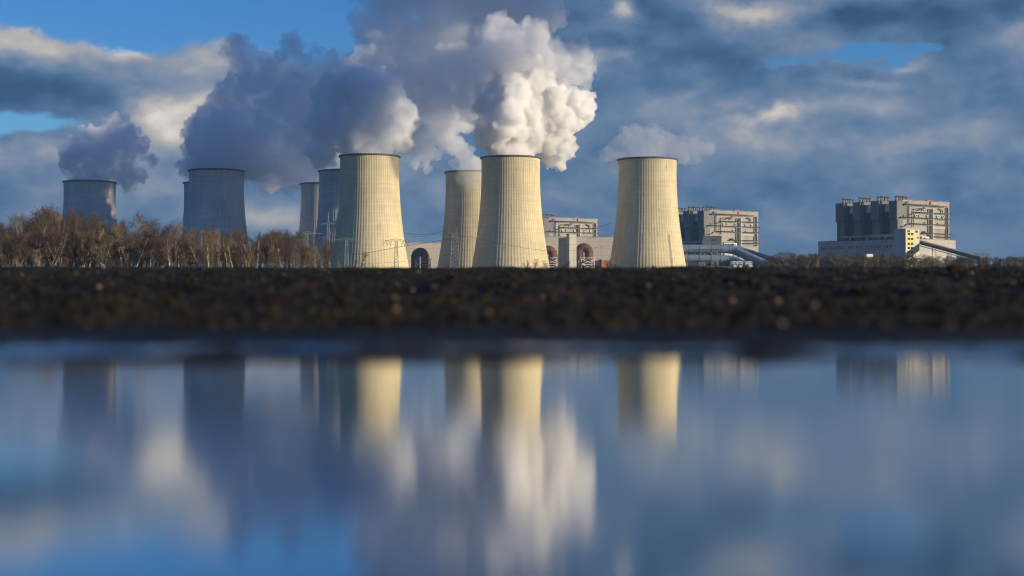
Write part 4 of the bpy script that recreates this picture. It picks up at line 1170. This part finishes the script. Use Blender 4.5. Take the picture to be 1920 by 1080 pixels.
finish(B, B.mix(B.mapr(B.noise(geo, 9.0, 2), 0.35, 0.65), (0.08, 0.048, 0.028), (0.15, 0.105, 0.06)), 0.8); M['leaf'] = m
def leaf_mesh(n):
    x, y = scatter(n, 3.2, 14.5, 0.45)
    z = terrain_z(x, y)
    V_ = []; F_ = []
    for i in range(n):
        s = rs.uniform(0.006, 0.015)*(1.0 if y[i] < 8 else 1.3)
        a = rs.uniform(-0.9, 0.9)+0.7; tilt = rs.uniform(0.5, 1.2)
        u = np.array([math.cos(a), math.sin(a), 0]); w = np.array([-math.sin(a)*math.cos(tilt), math.cos(a)*math.cos(tilt), math.sin(tilt)])
        nrm = np.cross(u, w)
        c = np.array([x[i], y[i], z[i]+s*0.5]); b = len(V_)
        V_ += [c-u*s, c-u*s*0.2+w*s*0.7, c+u*s+nrm*s*0.3, c+u*s*0.1-w*s*0.6+nrm*s*0.2, c+nrm*s*0.15]
        F_ += [[b, b+1, b+4], [b+1, b+2, b+4], [b+2, b+3, b+4], [b+3, b, b+4]]
    return np_mesh('dead_leaves', np.array(V_), np.array(F_), False, [M['leaf']])
tag(link_mesh('dead_leaves', leaf_mesh(220)), 'dead leaves and straw bits lying on the dark field', kind='stuff')
m, B = material('field_grass'); geo = B.n('ShaderNodeNewGeometry').outputs['Position']
finish(B, B.mix(B.mapr(B.noise(geo, 4.0, 3), 0.35, 0.65), (0.010, 0.015, 0.005), (0.028, 0.026, 0.010)), 0.8); M['grass'] = m
n = 16000
x, y = scatter(n, 7.0, 15.0, 0.6); z = terrain_z(x, y)
hgt = rs.uniform(0.008, 0.026, n); ang = rs.random(n)*PI; lean = rs.normal(0, 0.5, (n, 2))*hgt[:, None]
bw = 0.0022
v0 = np.stack([x-np.cos(ang)*bw, y-np.sin(ang)*bw, z-0.003], 1); v1 = np.stack([x+np.cos(ang)*bw, y+np.sin(ang)*bw, z-0.003], 1)
v2 = np.stack([x+lean[:, 0], y+lean[:, 1], z+hgt], 1)
Vg = np.stack([v0, v1, v2], 1).reshape(-1, 3)
tag(link_mesh('grass', np_mesh('grass', Vg, np.arange(3*n).reshape(n, 3), False, [M['grass']])), 'sparse dark grass along the crest of the field', kind='stuff')
# a few clods and stones that stand out on their own
STONES = [(740, 583, 8, 'round tan stone lying low on the field below the tall tower'), (1525, 580, 10, 'pale tan stone on the field below the windowed service block'), (773, 546, 5, 'small light stone on the field below the rust duct by the tall tower'),
          (1370, 567, 8, 'light brown stone on the field below the white tanks'), (183, 541, 7, 'long tan stone on the field below the shaded tower at the wood'), (1462, 612, 10, 'dull brown stone close to the wet strip of water'), (914, 590, 7, 'faint tan stone on the field below the brightest tower')]
def ray_ground(px, py):
    for yv in np.linspace(2.3, 15, 1500):
        xv = (px-960)/F*yv; zv = EYE+(HOR-py)/F*yv
        if float(terrain_z(np.array([xv]), np.array([yv]))[0]) >= zv: return xv, yv
    return (px-960)/F*14, 14.0
m, B = material('tan_stone'); geo = B.n('ShaderNodeTexCoord').outputs['Object']
finish(B, B.mix(B.mapr(B.noise(geo, 90.0, 3), 0.35, 0.65), (0.09, 0.058, 0.036), (0.14, 0.10, 0.062)), 0.8); M['stone'] = m
v0, f0 = ico(2)
for i, (px, py, r, lab) in enumerate(STONES):
    xv, yv = ray_ground(px, py); s = r/F*yv*0.9
    vv = v0*(1+0.25*(rs.random((len(v0), 1))-0.5))*np.array([1.15, 0.9, 0.8])*s
    o = link_mesh('stone', np_mesh('stone', vv, f0, True, [M['stone']]), None, (xv, yv, float(terrain_z(np.array([xv]), np.array([yv]))[0])+s*0.45))
    tag(o, lab, 'stone', 'stones on the ploughed field')
xv, yv = ray_ground(1790, 510)
vv = v0*(1+0.3*(rs.random((len(v0), 1))-0.5))*np.array([1.6, 0.9, 0.7])*0.032
tag(link_mesh('earth_clod', np_mesh('earth_clod', vv, f0, False, [M['soil']]), None, (xv, yv, float(terrain_z(np.array([xv]), np.array([yv]))[0])+0.02)), 'large dark earth clod jutting over the field crest below the conveyor', 'clod')

# ---------------------------------------------------------------- the air between
m, B = material('haze_air')
v = B.n('ShaderNodeVolumePrincipled'); v.inputs['Color'].default_value = (0.34, 0.62, 1.0, 1); v.inputs['Density'].default_value = 0.000045; v.inputs['Anisotropy'].default_value = 0.0
o = B.n('ShaderNodeOutputMaterial'); B.link(v.outputs[0], o.inputs['Volume']); m.cycles.homogeneous_volume = True
mb = MB(); mb.box(-4100, -2600, -1.2, 4100, 4100, 640)
tag(mb.build('haze', m), 'faint haze over the plain', kind='stuff')
